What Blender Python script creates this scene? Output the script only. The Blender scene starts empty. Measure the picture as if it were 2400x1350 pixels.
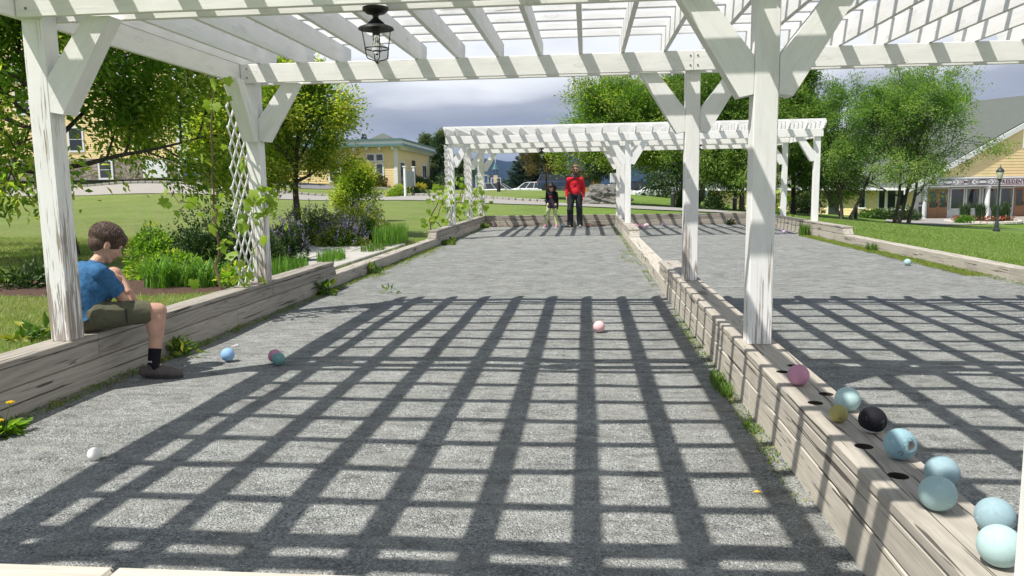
import bpy, bmesh, math, random
import numpy as np
from mathutils import Vector, Matrix
random.seed(7)
RNG = np.random.default_rng(11)
scene = bpy.context.scene
COL = scene.collection

# ---------------------------------------------------------------- camera
CAM_F, CAM_PITCH, CAM_YAW, CAM_ROLL, CAM_H = 1802.6, 0.13155, 0.09777, 0.01515, 1.325
def make_camera():
    cd = bpy.data.cameras.new('camera'); cam = bpy.data.objects.new('camera', cd); COL.objects.link(cam)
    cd.sensor_width = 36.0; cd.lens = CAM_F/2400*36.0; cd.clip_start = .05; cd.clip_end = 9000
    cy, sy = math.cos(CAM_YAW), math.sin(CAM_YAW); cp, sp = math.cos(CAM_PITCH), math.sin(CAM_PITCH); cr, sr = math.cos(CAM_ROLL), math.sin(CAM_ROLL)
    R = Vector((cy, sy, 0)); Fh = Vector((-sy, cy, 0)); Zv = Vector((0, 0, 1))
    F = cp*Fh-sp*Zv; U = sp*Fh+cp*Zv
    right = cr*R-sr*U; up = sr*R+cr*U
    m = Matrix((right, up, -F)).transposed().to_4x4(); m.translation = (0, 0, CAM_H)
    cam.matrix_world = m
    scene.camera = cam
make_camera()

# ---------------------------------------------------------------- light
SUN_TRAVEL = Vector((.472, .372, -1.0)).normalized()      # the way sunlight travels
SUN_EL = math.asin(-SUN_TRAVEL.z); SUN_AZ = math.atan2(-SUN_TRAVEL.x, -SUN_TRAVEL.y)   # from +Y towards +X
ld = bpy.data.lights.new('sun', 'SUN'); ld.energy = 5.0; ld.angle = math.radians(.55); ld.color = (1, .955, .88)
lo = bpy.data.objects.new('sun', ld); COL.objects.link(lo)
lo.rotation_euler = SUN_TRAVEL.to_track_quat('-Z', 'Y').to_euler()

class NT:
    """tiny helper round a node tree"""
    def __init__(s, tree): s.t = tree; s.n = tree.nodes; s.l = tree.links
    def new(s, typ, **kw):
        n = s.n.new(typ)
        for k, v in kw.items():
            if k.startswith('i_'):
                n.inputs[int(k[2:]) if k[2:].isdigit() else k[2:].replace('_', ' ')].default_value = v
            else: setattr(n, k, v)
        return n
    def link(s, a, b): s.l.new(a, b)
    def math(s, op, a, b=None, c=None, clamp=False):
        n = s.n.new('ShaderNodeMath'); n.operation = op; n.use_clamp = clamp
        for i, v in enumerate((a, b, c)):
            if v is None: continue
            if isinstance(v, (int, float)): n.inputs[i].default_value = v
            else: s.l.new(v, n.inputs[i])
        return n.outputs[0]
    def vmath(s, op, a, b=None):
        n = s.n.new('ShaderNodeVectorMath'); n.operation = op
        for i, v in enumerate((a, b)):
            if v is None: continue
            if isinstance(v, (tuple, list)): n.inputs[i].default_value = v
            else: s.l.new(v, n.inputs[i])
        return n.outputs[0]
    def ramp(s, fac, stops, interp='LINEAR'):
        n = s.n.new('ShaderNodeValToRGB'); cr = n.color_ramp; cr.interpolation = interp
        while len(cr.elements) < len(stops): cr.elements.new(.5)
        for e, (p, c) in zip(cr.elements, stops):
            e.position = p
            e.color = (c, c, c, 1) if isinstance(c, (int, float)) else (*c, 1)
        s.l.new(fac, n.inputs[0]); return n.outputs[0]
    def mix(s, fac, a, b, blend='MIX'):
        n = s.n.new('ShaderNodeMix'); n.data_type = 'RGBA'; n.blend_type = blend
        for i, v in ((0, fac), (6, a), (7, b)):
            if isinstance(v, (int, float)): n.inputs[i].default_value = v
            elif isinstance(v, (tuple, list)): n.inputs[i].default_value = (*v, 1) if len(v) == 3 else v
            else: s.l.new(v, n.inputs[i])
        return n.outputs[2]
    def noise(s, vec, scale=5, detail=3, rough=.55, dist=0.0):
        n = s.n.new('ShaderNodeTexNoise'); n.inputs['Scale'].default_value = scale; n.inputs['Detail'].default_value = detail
        n.inputs['Roughness'].default_value = rough; n.inputs['Distortion'].default_value = dist
        if vec is not None: s.l.new(vec, n.inputs['Vector'])
        return n.outputs['Fac']
    def voro(s, vec, scale=5, feature='F1', out='Distance', rnd=1.0):
        n = s.n.new('ShaderNodeTexVoronoi'); n.feature = feature; n.inputs['Scale'].default_value = scale; n.inputs['Randomness'].default_value = rnd
        if vec is not None: s.l.new(vec, n.inputs['Vector'])
        return n.outputs[out]

def make_world():
    w = bpy.data.worlds.new('World'); scene.world = w; w.use_nodes = True
    t = NT(w.node_tree); t.n.clear()
    sky = t.new('ShaderNodeTexSky', sky_type='NISHITA', sun_disc=False)
    sky.sun_elevation = SUN_EL; sky.sun_rotation = SUN_AZ; sky.altitude = 500
    bg1 = t.new('ShaderNodeBackground'); bg1.inputs[1].default_value = .09
    t.link(sky.outputs[0], bg1.inputs[0])
    tc = t.new('ShaderNodeTexCoord'); d = tc.outputs['Generated']
    sx = t.new('ShaderNodeSeparateXYZ'); t.link(d, sx.inputs[0])
    # cloud deck: direction projected on a curved layer, so clouds flatten towards the horizon
    zz = t.math('ADD', t.math('MAXIMUM', sx.outputs[2], 0.0), .16)
    cb = t.new('ShaderNodeCombineXYZ'); t.link(t.math('DIVIDE', sx.outputs[0], zz), cb.inputs[0]); t.link(t.math('DIVIDE', sx.outputs[1], zz), cb.inputs[1])
    vec = t.vmath('ADD', cb.outputs[0], (3.3, 1.4, 0))
    n1 = t.noise(vec, .42, 3, .45, .15); n2 = t.noise(vec, 1.1, 4, .45, .2)
    dens = t.math('ADD', t.math('MULTIPLY_ADD', n1, .95, -.17), t.math('MULTIPLY_ADD', n2, .55, -.14))
    # thicker grey deck low in the sky all the way round, thinner and brighter further up
    elev = t.ramp(sx.outputs[2], [(0, .13), (.07, .17), (.13, .06), (.20, .0), (.3, 0), (1, .06)])
    n3 = t.new('ShaderNodeValToRGB')
    f = t.math('SUBTRACT', t.math('ADD', dens, elev), .015)
    elems = [(0, (.84, .87, .92)), (.43, (.82, .85, .90)), (.51, (.60, .63, .70)), (.58, (.40, .43, .51)), (.70, (.30, .335, .42))]
    colr = t.ramp(f, elems)
    bg2 = t.new('ShaderNodeBackground'); t.link(colr, bg2.inputs[0]); bg2.inputs[1].default_value = 1.0
    high = t.ramp(sx.outputs[2], [(.0, .5), (.28, .30), (.55, .02), (1, 0)])
    cover = t.ramp(t.math('ADD', dens, high), [(.44, .0), (.60, 1.0)])
    mx = t.new('ShaderNodeMixShader'); t.link(cover, mx.inputs[0]); t.link(bg1.outputs[0], mx.inputs[1]); t.link(bg2.outputs[0], mx.inputs[2])
    out = t.new('ShaderNodeOutputWorld'); t.link(mx.outputs[0], out.inputs[0])
make_world()
scene.view_settings.view_transform = 'Standard'; scene.view_settings.look = 'None'
scene.view_settings.exposure = 0.25; scene.view_settings.gamma = 1.0; scene.view_settings.use_curve_mapping = False
scene.cycles.max_bounces = 6; scene.cycles.transparent_max_bounces = 8
scene.cycles.diffuse_bounces = 3; scene.cycles.glossy_bounces = 3
scene.cycles.use_denoising = True

# ---------------------------------------------------------------- helpers
def tag(o, label=None, cat=None, group=None, kind=None):
    if label: o['label'] = label
    if cat: o['category'] = cat
    if group: o['group'] = group
    if kind: o['kind'] = kind
    return o

def empty(name, loc=(0, 0, 0), rotz=0.0, label=None, cat=None, group=None):
    o = bpy.data.objects.new(name, None); COL.objects.link(o)
    o.location = loc; o.rotation_euler = (0, 0, rotz); o.empty_display_size = .1
    return tag(o, label, cat, group)

def mesh_from(name, V, Fc, mat=None, smooth=False):
    me = bpy.data.meshes.new(name)
    me.from_pydata([tuple(v) for v in V], [], Fc); me.update()
    if smooth: me.polygons.foreach_set('use_smooth', [True]*len(me.polygons))
    if mat: me.materials.append(mat)
    return me

def mesh_np(name, V, T, mat=None, attr=None, smooth=False, k=3):
    """fast mesh: V (n,3), T (m,k) faces"""
    me = bpy.data.meshes.new(name)
    V = np.ascontiguousarray(V, dtype=np.float32); T = np.ascontiguousarray(T, dtype=np.int32)
    me.vertices.add(len(V)); me.vertices.foreach_set('co', V.ravel())
    me.loops.add(T.size); me.loops.foreach_set('vertex_index', T.ravel())
    me.polygons.add(len(T)); me.polygons.foreach_set('loop_start', np.arange(0, T.size, k, dtype=np.int32))
    me.polygons.foreach_set('loop_total', np.full(len(T), k, dtype=np.int32))
    if smooth: me.polygons.foreach_set('use_smooth', np.ones(len(T), dtype=bool))
    if attr is not None:
        for nm, arr in attr.items():
            a = me.attributes.new(nm, 'FLOAT', 'POINT'); a.data.foreach_set('value', np.ascontiguousarray(arr, dtype=np.float32))
    me.update(calc_edges=True)
    if mat: me.materials.append(mat)
    return me

def ob(name, me, parent=None, M=None, mat=None):
    o = bpy.data.objects.new(name, me); COL.objects.link(o)
    if parent is not None: o.parent = parent
    if M is not None: o.matrix_local = M
    if mat is not None:
        if len(me.materials) == 0: me.materials.append(mat)
        else:
            o.material_slots[0].link = 'OBJECT'; o.material_slots[0].material = mat
    return o

class MB:
    """collects shapes into one mesh"""
    def __init__(s): s.V = []; s.F = []; s.mi = []; s.cur = 0
    def add(s, V, F):
        b = len(s.V); s.V += [tuple(v) for v in V]; s.F += [tuple(i+b for i in f) for f in F]; s.mi += [s.cur]*len(F); return s
    def box(s, c, d, rz=0, bevel=0.0, rot=None):
        if bevel > 0: V, F = cbox(d[0], d[1], d[2], bevel)
        else:
            x, y, z = d[0]/2, d[1]/2, d[2]/2
            V = [(-x, -y, -z), (x, -y, -z), (x, y, -z), (-x, y, -z), (-x, -y, z), (x, -y, z), (x, y, z), (-x, y, z)]
            F = [(0, 3, 2, 1), (4, 5, 6, 7), (0, 1, 5, 4), (1, 2, 6, 5), (2, 3, 7, 6), (3, 0, 4, 7)]
        R = rot if rot is not None else Matrix.Rotation(rz, 3, 'Z')
        return s.add([R @ Vector(v)+Vector(c) for v in V], F)
    def tube(s, pts, rad, n=8, cap=True):
        pts = [Vector(p) for p in pts]; rad = rad if isinstance(rad, (list, tuple)) else [rad]*len(pts)
        V = []; F = []; prev = None
        for i, p in enumerate(pts):
            d = (pts[min(i+1, len(pts)-1)]-pts[max(i-1, 0)])
            if d.length < 1e-9: d = Vector((0, 0, 1))
            d.normalize()
            if prev is None: u = d.orthogonal().normalized()
            else: u = (prev-d*prev.dot(d)); u = u.normalized() if u.length > 1e-6 else d.orthogonal().normalized()
            prev = u; w = d.cross(u)
            for k in range(n):
                a = 2*math.pi*k/n; V.append(p+(u*math.cos(a)+w*math.sin(a))*rad[i])
        for i in range(len(pts)-1):
            for k in range(n):
                k2 = (k+1) % n; F.append((i*n+k, i*n+k2, (i+1)*n+k2, (i+1)*n+k))
        if cap: F.append(tuple(reversed(range(n)))); F.append(tuple(range((len(pts)-1)*n, len(pts)*n)))
        return s.add(V, F)
    def lathe(s, prof, c=(0, 0, 0), n=20, M=None):
        V = []; F = []
        for r, z in prof:
            for k in range(n):
                a = 2*math.pi*k/n; v = Vector((r*math.cos(a), r*math.sin(a), z))
                if M is not None: v = M @ v
                V.append(v+Vector(c))
        for i in range(len(prof)-1):
            for k in range(n):
                k2 = (k+1) % n; F.append((i*n+k, i*n+k2, (i+1)*n+k2, (i+1)*n+k))
        if prof[0][0] > 1e-5: F.append(tuple(reversed(range(n))))
        if prof[-1][0] > 1e-5: F.append(tuple(range((len(prof)-1)*n, len(prof)*n)))
        return s.add(V, F)
    def ball(s, c, r, n=12, m=8, sc=(1, 1, 1), R=None):
        V = []; F = []
        for i in range(m+1):
            th = math.pi*i/m
            for k in range(n):
                a = 2*math.pi*k/n; v = Vector((r*math.sin(th)*math.cos(a)*sc[0], r*math.sin(th)*math.sin(a)*sc[1], r*math.cos(th)*sc[2]))
                if R is not None: v = R @ v
                V.append(v+Vector(c))
        for i in range(m):
            for k in range(n):
                k2 = (k+1) % n; F.append((i*n+k, (i+1)*n+k, (i+1)*n+k2, i*n+k2))
        return s.add(V, F)
    def prism(s, poly, ax0, ax1, T=None):
        """poly: list of 3d points (planar); extruded by vector ax0->ax1 offsets"""
        n = len(poly); a = [Vector(p)+Vector(ax0) for p in poly]; b = [Vector(p)+Vector(ax1) for p in poly]
        F = [tuple(reversed(range(n))), tuple(range(n, 2*n))]+[(i, (i+1) % n, n+(i+1) % n, n+i) for i in range(n)]
        return s.add(a+b, F)
    def build(s, name, mat=None, parent=None, smooth=False, M=None, mats=None):
        me = mesh_from(name, s.V, s.F, None, smooth)
        for m in (mats or ([mat] if mat else [])): me.materials.append(m)
        if mats: me.polygons.foreach_set('material_index', s.mi)
        bm = bmesh.new(); bm.from_mesh(me); bmesh.ops.recalc_face_normals(bm, faces=bm.faces); bm.to_mesh(me); bm.free()
        if smooth: me.polygons.foreach_set('use_smooth', [True]*len(me.polygons)); me.set_sharp_from_angle(angle=math.radians(40))
        return ob(name, me, parent, M)

def cbox(L, w, h, b):
    """box with chamfered edges: 24 vertices"""
    V = []; idx = {}
    for sx in (-1, 1):
        for sy in (-1, 1):
            for sz in (-1, 1):
                for ax in range(3):
                    p = [sx*(L/2-b), sy*(w/2-b), sz*(h/2-b)]
                    p[ax] = (sx*L/2, sy*w/2, sz*h/2)[ax]
                    idx[(sx, sy, sz, ax)] = len(V); V.append(tuple(p))
    F = []
    for ax in range(3):
        o = [a for a in range(3) if a != ax]
        for s in (-1, 1):
            q = []
            for a, c in ((-1, -1), (1, -1), (1, 1), (-1, 1)):
                k = [0, 0, 0]; k[ax] = s; k[o[0]] = a; k[o[1]] = c; q.append(idx[(*k, ax)])
            F.append(tuple(q))
    for ax in range(3):               # edges running along ax
        o = [a for a in range(3) if a != ax]
        for a in (-1, 1):
            for c in (-1, 1):
                def g(s, m):
                    k = [0, 0, 0]; k[ax] = s; k[o[0]] = a; k[o[1]] = c; return idx[(*k, m)]
                F.append((g(-1, o[0]), g(1, o[0]), g(1, o[1]), g(-1, o[1])))
    for sx in (-1, 1):
        for sy in (-1, 1):
            for sz in (-1, 1): F.append(tuple(idx[(sx, sy, sz, a)] for a in range(3)))
    return V, F

_bc = {}
def board_mesh(name, L, w, h, b=.004):
    k = (name, round(L, 3), round(w, 3), round(h, 3), b)
    if k not in _bc:
        V, F = cbox(L, w, h, b); me = mesh_from(name, V, F)
        bm = bmesh.new(); bm.from_mesh(me); bmesh.ops.recalc_face_normals(bm, faces=bm.faces); bm.to_mesh(me); bm.free()
        _bc[k] = me
    return _bc[k]

def board(name, p0, p1, w, h, mat, parent=None, up=(0, 0, 1), b=.004, **props):
    """a board from p0 to p1 (centre line); w across, h along 'up'. Local X runs along the grain."""
    p0, p1 = Vector(p0), Vector(p1); d = p1-p0; L = d.length; x = d.normalized(); u = Vector(up)
    z = (u-x*u.dot(x)).normalized(); y = z.cross(x)
    M = Matrix((x, y, z)).transposed().to_4x4(); M.translation = (p0+p1)/2
    me = board_mesh(name, L, w, h, b)
    if len(me.materials) == 0: me.materials.append(mat)
    o = ob(name, me, parent, M, mat if me.materials[0] != mat else None)
    for k, v in props.items(): o[k] = v
    return o

# ---------------------------------------------------------------- materials
MAT = {}
def material(name):
    m = bpy.data.materials.new(name); m.use_nodes = True; t = NT(m.node_tree); t.n.clear(); MAT[name] = m
    out = t.new('ShaderNodeOutputMaterial'); bs = t.new('ShaderNodeBsdfPrincipled'); t.link(bs.outputs[0], out.inputs[0])
    return m, t, bs, out

def setin(t, sock, v):
    if isinstance(v, (int, float)): sock.default_value = v
    elif isinstance(v, (tuple, list)): sock.default_value = (*v, 1) if len(v) == 3 else v
    else: t.link(v, sock)

def bump(t, bs, h, strength=.5, dist=.01):
    b = t.new('ShaderNodeBump'); b.inputs['Strength'].default_value = strength; b.inputs['Distance'].default_value = dist
    t.link(h, b.inputs['Height']); t.link(b.outputs[0], bs.inputs['Normal'])

def simple(name, col, rough=.6, metal=0.0, var=.0, scale=8, spec=.5, bmp=0.0, coat=0.0):
    m, t, bs, out = material(name)
    bs.inputs['Roughness'].default_value = rough; bs.inputs['Metallic'].default_value = metal; bs.inputs['Specular IOR Level'].default_value = spec
    bs.inputs['Coat Weight'].default_value = coat
    if var > 0:
        tc = t.new('ShaderNodeTexCoord'); n = t.noise(tc.outputs['Object'], scale, 5, .6)
        f = t.ramp(n, [(.3, 1-var), (.7, 1+var*.6)])
        setin(t, bs.inputs['Base Color'], t.mix(1.0, col, f, 'MULTIPLY'))
        if bmp: bump(t, bs, n, bmp, .01)
    else: bs.inputs['Base Color'].default_value = (*col, 1)
    return m

def attr_obj(t, name):
    a = t.new('ShaderNodeAttribute', attribute_type='OBJECT', attribute_name=name); return a.outputs['Fac']

def grain_coords(t, sx=1.0, sy=1.0, jitter=True):
    tc = t.new('ShaderNodeTexCoord'); oi = t.new('ShaderNodeObjectInfo')
    off = t.new('ShaderNodeCombineXYZ')
    t.link(t.math('MULTIPLY', oi.outputs['Random'], 53.0), off.inputs[0]); t.link(t.math('MULTIPLY', oi.outputs['Random'], 17.0), off.inputs[1]); t.link(t.math('MULTIPLY', oi.outputs['Random'], 31.0), off.inputs[2])
    v = t.vmath('ADD', tc.outputs['Object'], off.outputs[0])
    return v, oi.outputs['Random'], tc

def mat_white():
    m, t, bs, out = material('white_paint_wood')
    v, rnd, tc = grain_coords(t)
    g = t.vmath('MULTIPLY', v, (2.6, 74, 74)); lo = t.vmath('MULTIPLY', v, (1.1, 5, 5))
    kn = t.voro(t.vmath('MULTIPLY', v, (2.2, 6.5, 6.5)), 1.0)
    knot = t.ramp(kn, [(.0, 1), (.13, .75), (.2, 0)])
    rings = t.math('SINE', t.math('MULTIPLY', kn, 60.0))
    ga = t.noise(g, 1.0, 4, .6, .9); pat = t.noise(lo, 1.0, 3, .6)
    peel = attr_obj(t, 'peel')
    s = t.new('ShaderNodeSeparateXYZ'); t.link(tc.outputs['Object'], s.inputs[0])
    # more wear towards the foot (local x small = foot) on pieces that carry 'foot'
    foot = t.math('MULTIPLY', attr_obj(t, 'foot'), t.math('MULTIPLY', s.outputs[0], -1.0), clamp=True)
    thr = t.math('SUBTRACT', .93, t.math('ADD', t.math('MULTIPLY', peel, .36), t.math('MULTIPLY', foot, .22)))
    val = t.math('ADD', t.math('ADD', t.math('MULTIPLY', ga, .72), t.math('MULTIPLY', pat, .5)), t.math('MULTIPLY', knot, .10))
    mask = t.math('MULTIPLY', t.math('SUBTRACT', val, thr), 22.0, clamp=True)
    dirt = t.noise(lo, 1.8, 5, .65)
    fine = t.noise(g, 1.0, 5, .7)
    white = t.mix(t.ramp(dirt, [(.46, 0), (.75, .7)]), (.86, .855, .84), (.70, .695, .67))
    white = t.mix(t.ramp(fine, [(.55, 0), (.72, .35)]), white, (.52, .51, .48))
    white = t.mix(t.math('MULTIPLY', knot, t.ramp(rings, [(.0, .05), (1, .4)])), white, (.42, .39, .35))
    wood = t.mix(ga, (.20, .16, .13), (.46, .41, .36))
    setin(t, bs.inputs['Base Color'], t.mix(mask, white, wood))
    bs.inputs['Roughness'].default_value = .62; bs.inputs['Specular IOR Level'].default_value = .3
    h = t.math('SUBTRACT', t.math('ADD', t.math('MULTIPLY', ga, .35), t.math('MULTIPLY', fine, .3)), t.math('MULTIPLY', mask, .5))
    bump(t, bs, h, .55, .004)
    return m

def mat_timber():
    m, t, bs, out = material('weathered_timber')
    v, rnd, tc = grain_coords(t)
    kv = t.vmath('MULTIPLY', v, (1.0, 4.0, 4.0))
    kd = t.voro(kv, 1.0)
    knot = t.ramp(kd, [(.0, 1), (.10, .85), (.17, .2), (.24, 0)])
    warp = t.noise(t.vmath('MULTIPLY', v, (1.2, 3, 3)), 1.0, 2, .5)
    r = t.math('ADD', t.math('MULTIPLY', kd, 20.0), t.math('MULTIPLY', warp, 15.0))
    s = t.new('ShaderNodeSeparateXYZ'); t.link(v, s.inputs[0])
    r = t.math('ADD', r, t.math('MULTIPLY', t.math('ADD', s.outputs[1], s.outputs[2]), 120.0))
    rings = t.math('ADD', t.math('MULTIPLY', t.math('SINE', r), .5), .5)
    fine = t.noise(t.vmath('MULTIPLY', v, (4, 90, 90)), 1.0, 4, .65, .6)
    stain = t.noise(t.vmath('MULTIPLY', v, (1.6, 4, 4)), 1.0, 5, .6)
    crack = t.noise(t.vmath('MULTIPLY', v, (1.3, 42, 42)), 1.0, 2, .5, .8)
    cm = t.ramp(crack, [(.63, 0), (.65, 1)])
    tone = attr_obj(t, 'tone')
    base = t.mix(tone, (.32, .295, .26), (.60, .555, .475))
    dark = t.mix(tone, (.20, .18, .155), (.45, .405, .335))
    c = t.mix(t.math('MULTIPLY', rings, t.math('MULTIPLY_ADD', tone, -.45, .62)), base, dark)
    c = t.mix(t.ramp(fine, [(.45, 0), (.8, .45)]), c, t.mix(tone, (.14, .13, .115), (.26, .22, .17)))
    c = t.mix(t.ramp(stain, [(.54, 0), (.8, .5)]), c, (.17, .155, .14))
    c = t.mix(t.ramp(stain, [(.22, .45), (.42, 0)]), c, (.55, .51, .45))
    c = t.mix(t.math('MULTIPLY', knot, .75), c, (.10, .075, .055))
    c = t.mix(t.math('MULTIPLY', cm, .85), c, (.05, .04, .035))
    setin(t, bs.inputs['Base Color'], c)
    bs.inputs['Roughness'].default_value = .8; bs.inputs['Specular IOR Level'].default_value = .25
    h = t.math('SUBTRACT', t.math('ADD', t.math('MULTIPLY', fine, .5), t.math('MULTIPLY', rings, .15)), cm)
    bump(t, bs, h, .6, .004)
    return m

def mat_gravel():
    m, t, bs, out = material('crushed_stone_gravel')
    tc = t.new('ShaderNodeTexCoord'); p = tc.outputs['Object']
    rip = t.noise(t.vmath('MULTIPLY', p, (.6, 1.25, 1)), 10, 4, .6, .4); rip2 = t.noise(p, 2.2, 3, .6)
    c1 = t.voro(p, 120, 'F1', 'Color'); d1 = t.voro(p, 120); c2 = t.voro(p, 190, 'F1', 'Color'); d2 = t.voro(p, 190)
    s1 = t.new('ShaderNodeSeparateColor'); t.link(c1, s1.inputs[0]); s2 = t.new('ShaderNodeSeparateColor'); t.link(c2, s2.inputs[0])
    big = t.noise(p, .55, 4, .6); mid = t.noise(p, 3.2, 4, .6); fin = t.noise(p, 30, 3, .6)
    st = t.ramp(s1.outputs[0], [(0, (.14, .15, .155)), (.35, (.25, .26, .26)), (.7, (.37, .375, .36)), (.95, (.45, .455, .44)), (1, (.62, .62, .58))])
    sm = t.ramp(s2.outputs[1], [(0, (.16, .165, .165)), (.6, (.32, .325, .31)), (1, (.56, .56, .52))])
    dust = t.ramp(mid, [(.45, 0), (.68, .75)])
    c = t.mix(t.math('GREATER_THAN', s1.outputs[1], .5), st, sm)
    c = t.mix(dust, c, t.mix(fin, (.25, .25, .23), (.36, .355, .325)))
    c = t.mix(t.ramp(big, [(.4, 0), (.7, .35)]), c, (.35, .355, .34))
    # rusty and mossy traces
    c = t.mix(t.ramp(t.noise(p, 1.4, 5, .7), [(.66, 0), (.8, .35)]), c, (.24, .19, .12))
    c = t.mix(1.0, c, t.ramp(rip, [(.30, .62), (.48, .98), (.70, 1.22)]), 'MULTIPLY'); c = t.mix(1.0, c, t.ramp(rip2, [(.35, .86), (.65, 1.06)]), 'MULTIPLY')
    setin(t, bs.inputs['Base Color'], t.mix(1.0, c, (.96, .975, .975), 'MULTIPLY'))
    bs.inputs['Roughness'].default_value = .95; bs.inputs['Specular IOR Level'].default_value = .1
    h = t.math('ADD', t.math('MULTIPLY', d1, -1.0), t.math('ADD', t.math('MULTIPLY', d2, -.5), t.math('ADD', t.math('MULTIPLY', fin, .6), t.math('MULTIPLY', rip, 2.6))))
    bump(t, bs, h, 1.0, .009)
    return m

def mat_grass():
    m, t, bs, out = material('lawn_grass')
    tc = t.new('ShaderNodeTexCoord'); p = tc.outputs['Object']
    a = t.noise(p, .35, 5, .6); b = t.noise(p, 2.6, 5, .65); c = t.noise(t.vmath('MULTIPLY', p, (1, .35, 1)), 30, 4, .7); e = t.noise(p, .09, 3, .5)
    s = t.new('ShaderNodeSeparateXYZ'); t.link(p, s.inputs[0])
    dry = t.math('MULTIPLY', t.ramp(t.math('MULTIPLY_ADD', s.outputs[0], -.02, .42), [(.40, 0), (.55, 1)]), t.ramp(b, [(.38, .05), (.60, 1.0)]))
    g = t.mix(t.ramp(a, [(.4, 0), (.6, 1)]), (.16, .26, .045), (.23, .34, .07))
    g = t.mix(t.math('MULTIPLY', dry, .75), g, (.30, .28, .13))
    g = t.mix(t.ramp(c, [(.3, .75), (.6, 0)]), g, (.035, .075, .012))
    g = t.mix(t.ramp(c, [(.6, 0), (.85, .6)]), g, (.22, .27, .085))
    setin(t, bs.inputs['Base Color'], g)
    bs.inputs['Roughness'].default_value = .9; bs.inputs['Specular IOR Level'].default_value = .15
    bump(t, bs, t.math('ADD', c, t.math('MULTIPLY', b, .6)), 1.0, .05)
    return m

def mat_leaf(name, dark, light, tipc=None, trans=.35, rough=.5):
    """leaf: 'rnd' 0..1 per leaf varies the green; 'tip' 0..1 marks young growth"""
    m = bpy.data.materials.new(name); m.use_nodes = True; t = NT(m.node_tree); t.n.clear(); MAT[name] = m
    r = t.new('ShaderNodeAttribute', attribute_name='rnd').outputs['Fac']; tp = t.new('ShaderNodeAttribute', attribute_name='tip').outputs['Fac']
    c = t.mix(r, dark, light)
    if tipc: c = t.mix(tp, c, tipc)
    bs = t.new('ShaderNodeBsdfPrincipled'); t.link(c, bs.inputs['Base Color']); bs.inputs['Roughness'].default_value = rough; bs.inputs['Specular IOR Level'].default_value = .4
    tr = t.new('ShaderNodeBsdfTranslucent'); t.link(t.mix(1.0, c, (1.5, 1.7, .7), 'MULTIPLY'), tr.inputs[0])
    mx = t.new('ShaderNodeMixShader'); mx.inputs[0].default_value = trans; t.link(bs.outputs[0], mx.inputs[1]); t.link(tr.outputs[0], mx.inputs[2])
    out = t.new('ShaderNodeOutputMaterial'); t.link(mx.outputs[0], out.inputs[0])
    return m

def glass_mat():
    m, t, bs, out = material('window_glass')
    setin(t, bs.inputs['Base Color'], (.025, .03, .035)); bs.inputs['Roughness'].default_value = .08; bs.inputs['Specular IOR Level'].default_value = .8
    return m

white = mat_white(); timber = mat_timber(); gravel = mat_gravel(); grass = mat_grass()
metal_black = simple('black_painted_metal', (.018, .018, .02), .45)
glass = glass_mat()
trim = simple('white_trim', (.74, .75, .76), .5, var=.06, scale=3)
siding = simple('yellow_siding', (.84, .68, .37), .6, var=.08, scale=2)
siding_pale = simple('pale_yellow_siding', (.82, .64, .33), .6, var=.07, scale=2)
shingle = simple('grey_shingle', (.115, .13, .115), .85, var=.25, scale=14, bmp=.4)
bark = simple('bark', (.085, .068, .055), .9, var=.5, scale=22, bmp=1.0)
mulch_m = simple('bark_mulch', (.085, .045, .030), .95, var=.6, scale=28, bmp=1.0)
asphalt = simple('asphalt', (.19, .19, .195), .9, var=.15, scale=18, bmp=.3)
concrete = simple('concrete', (.33, .315, .29), .85, var=.18, scale=9, bmp=.2)
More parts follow.
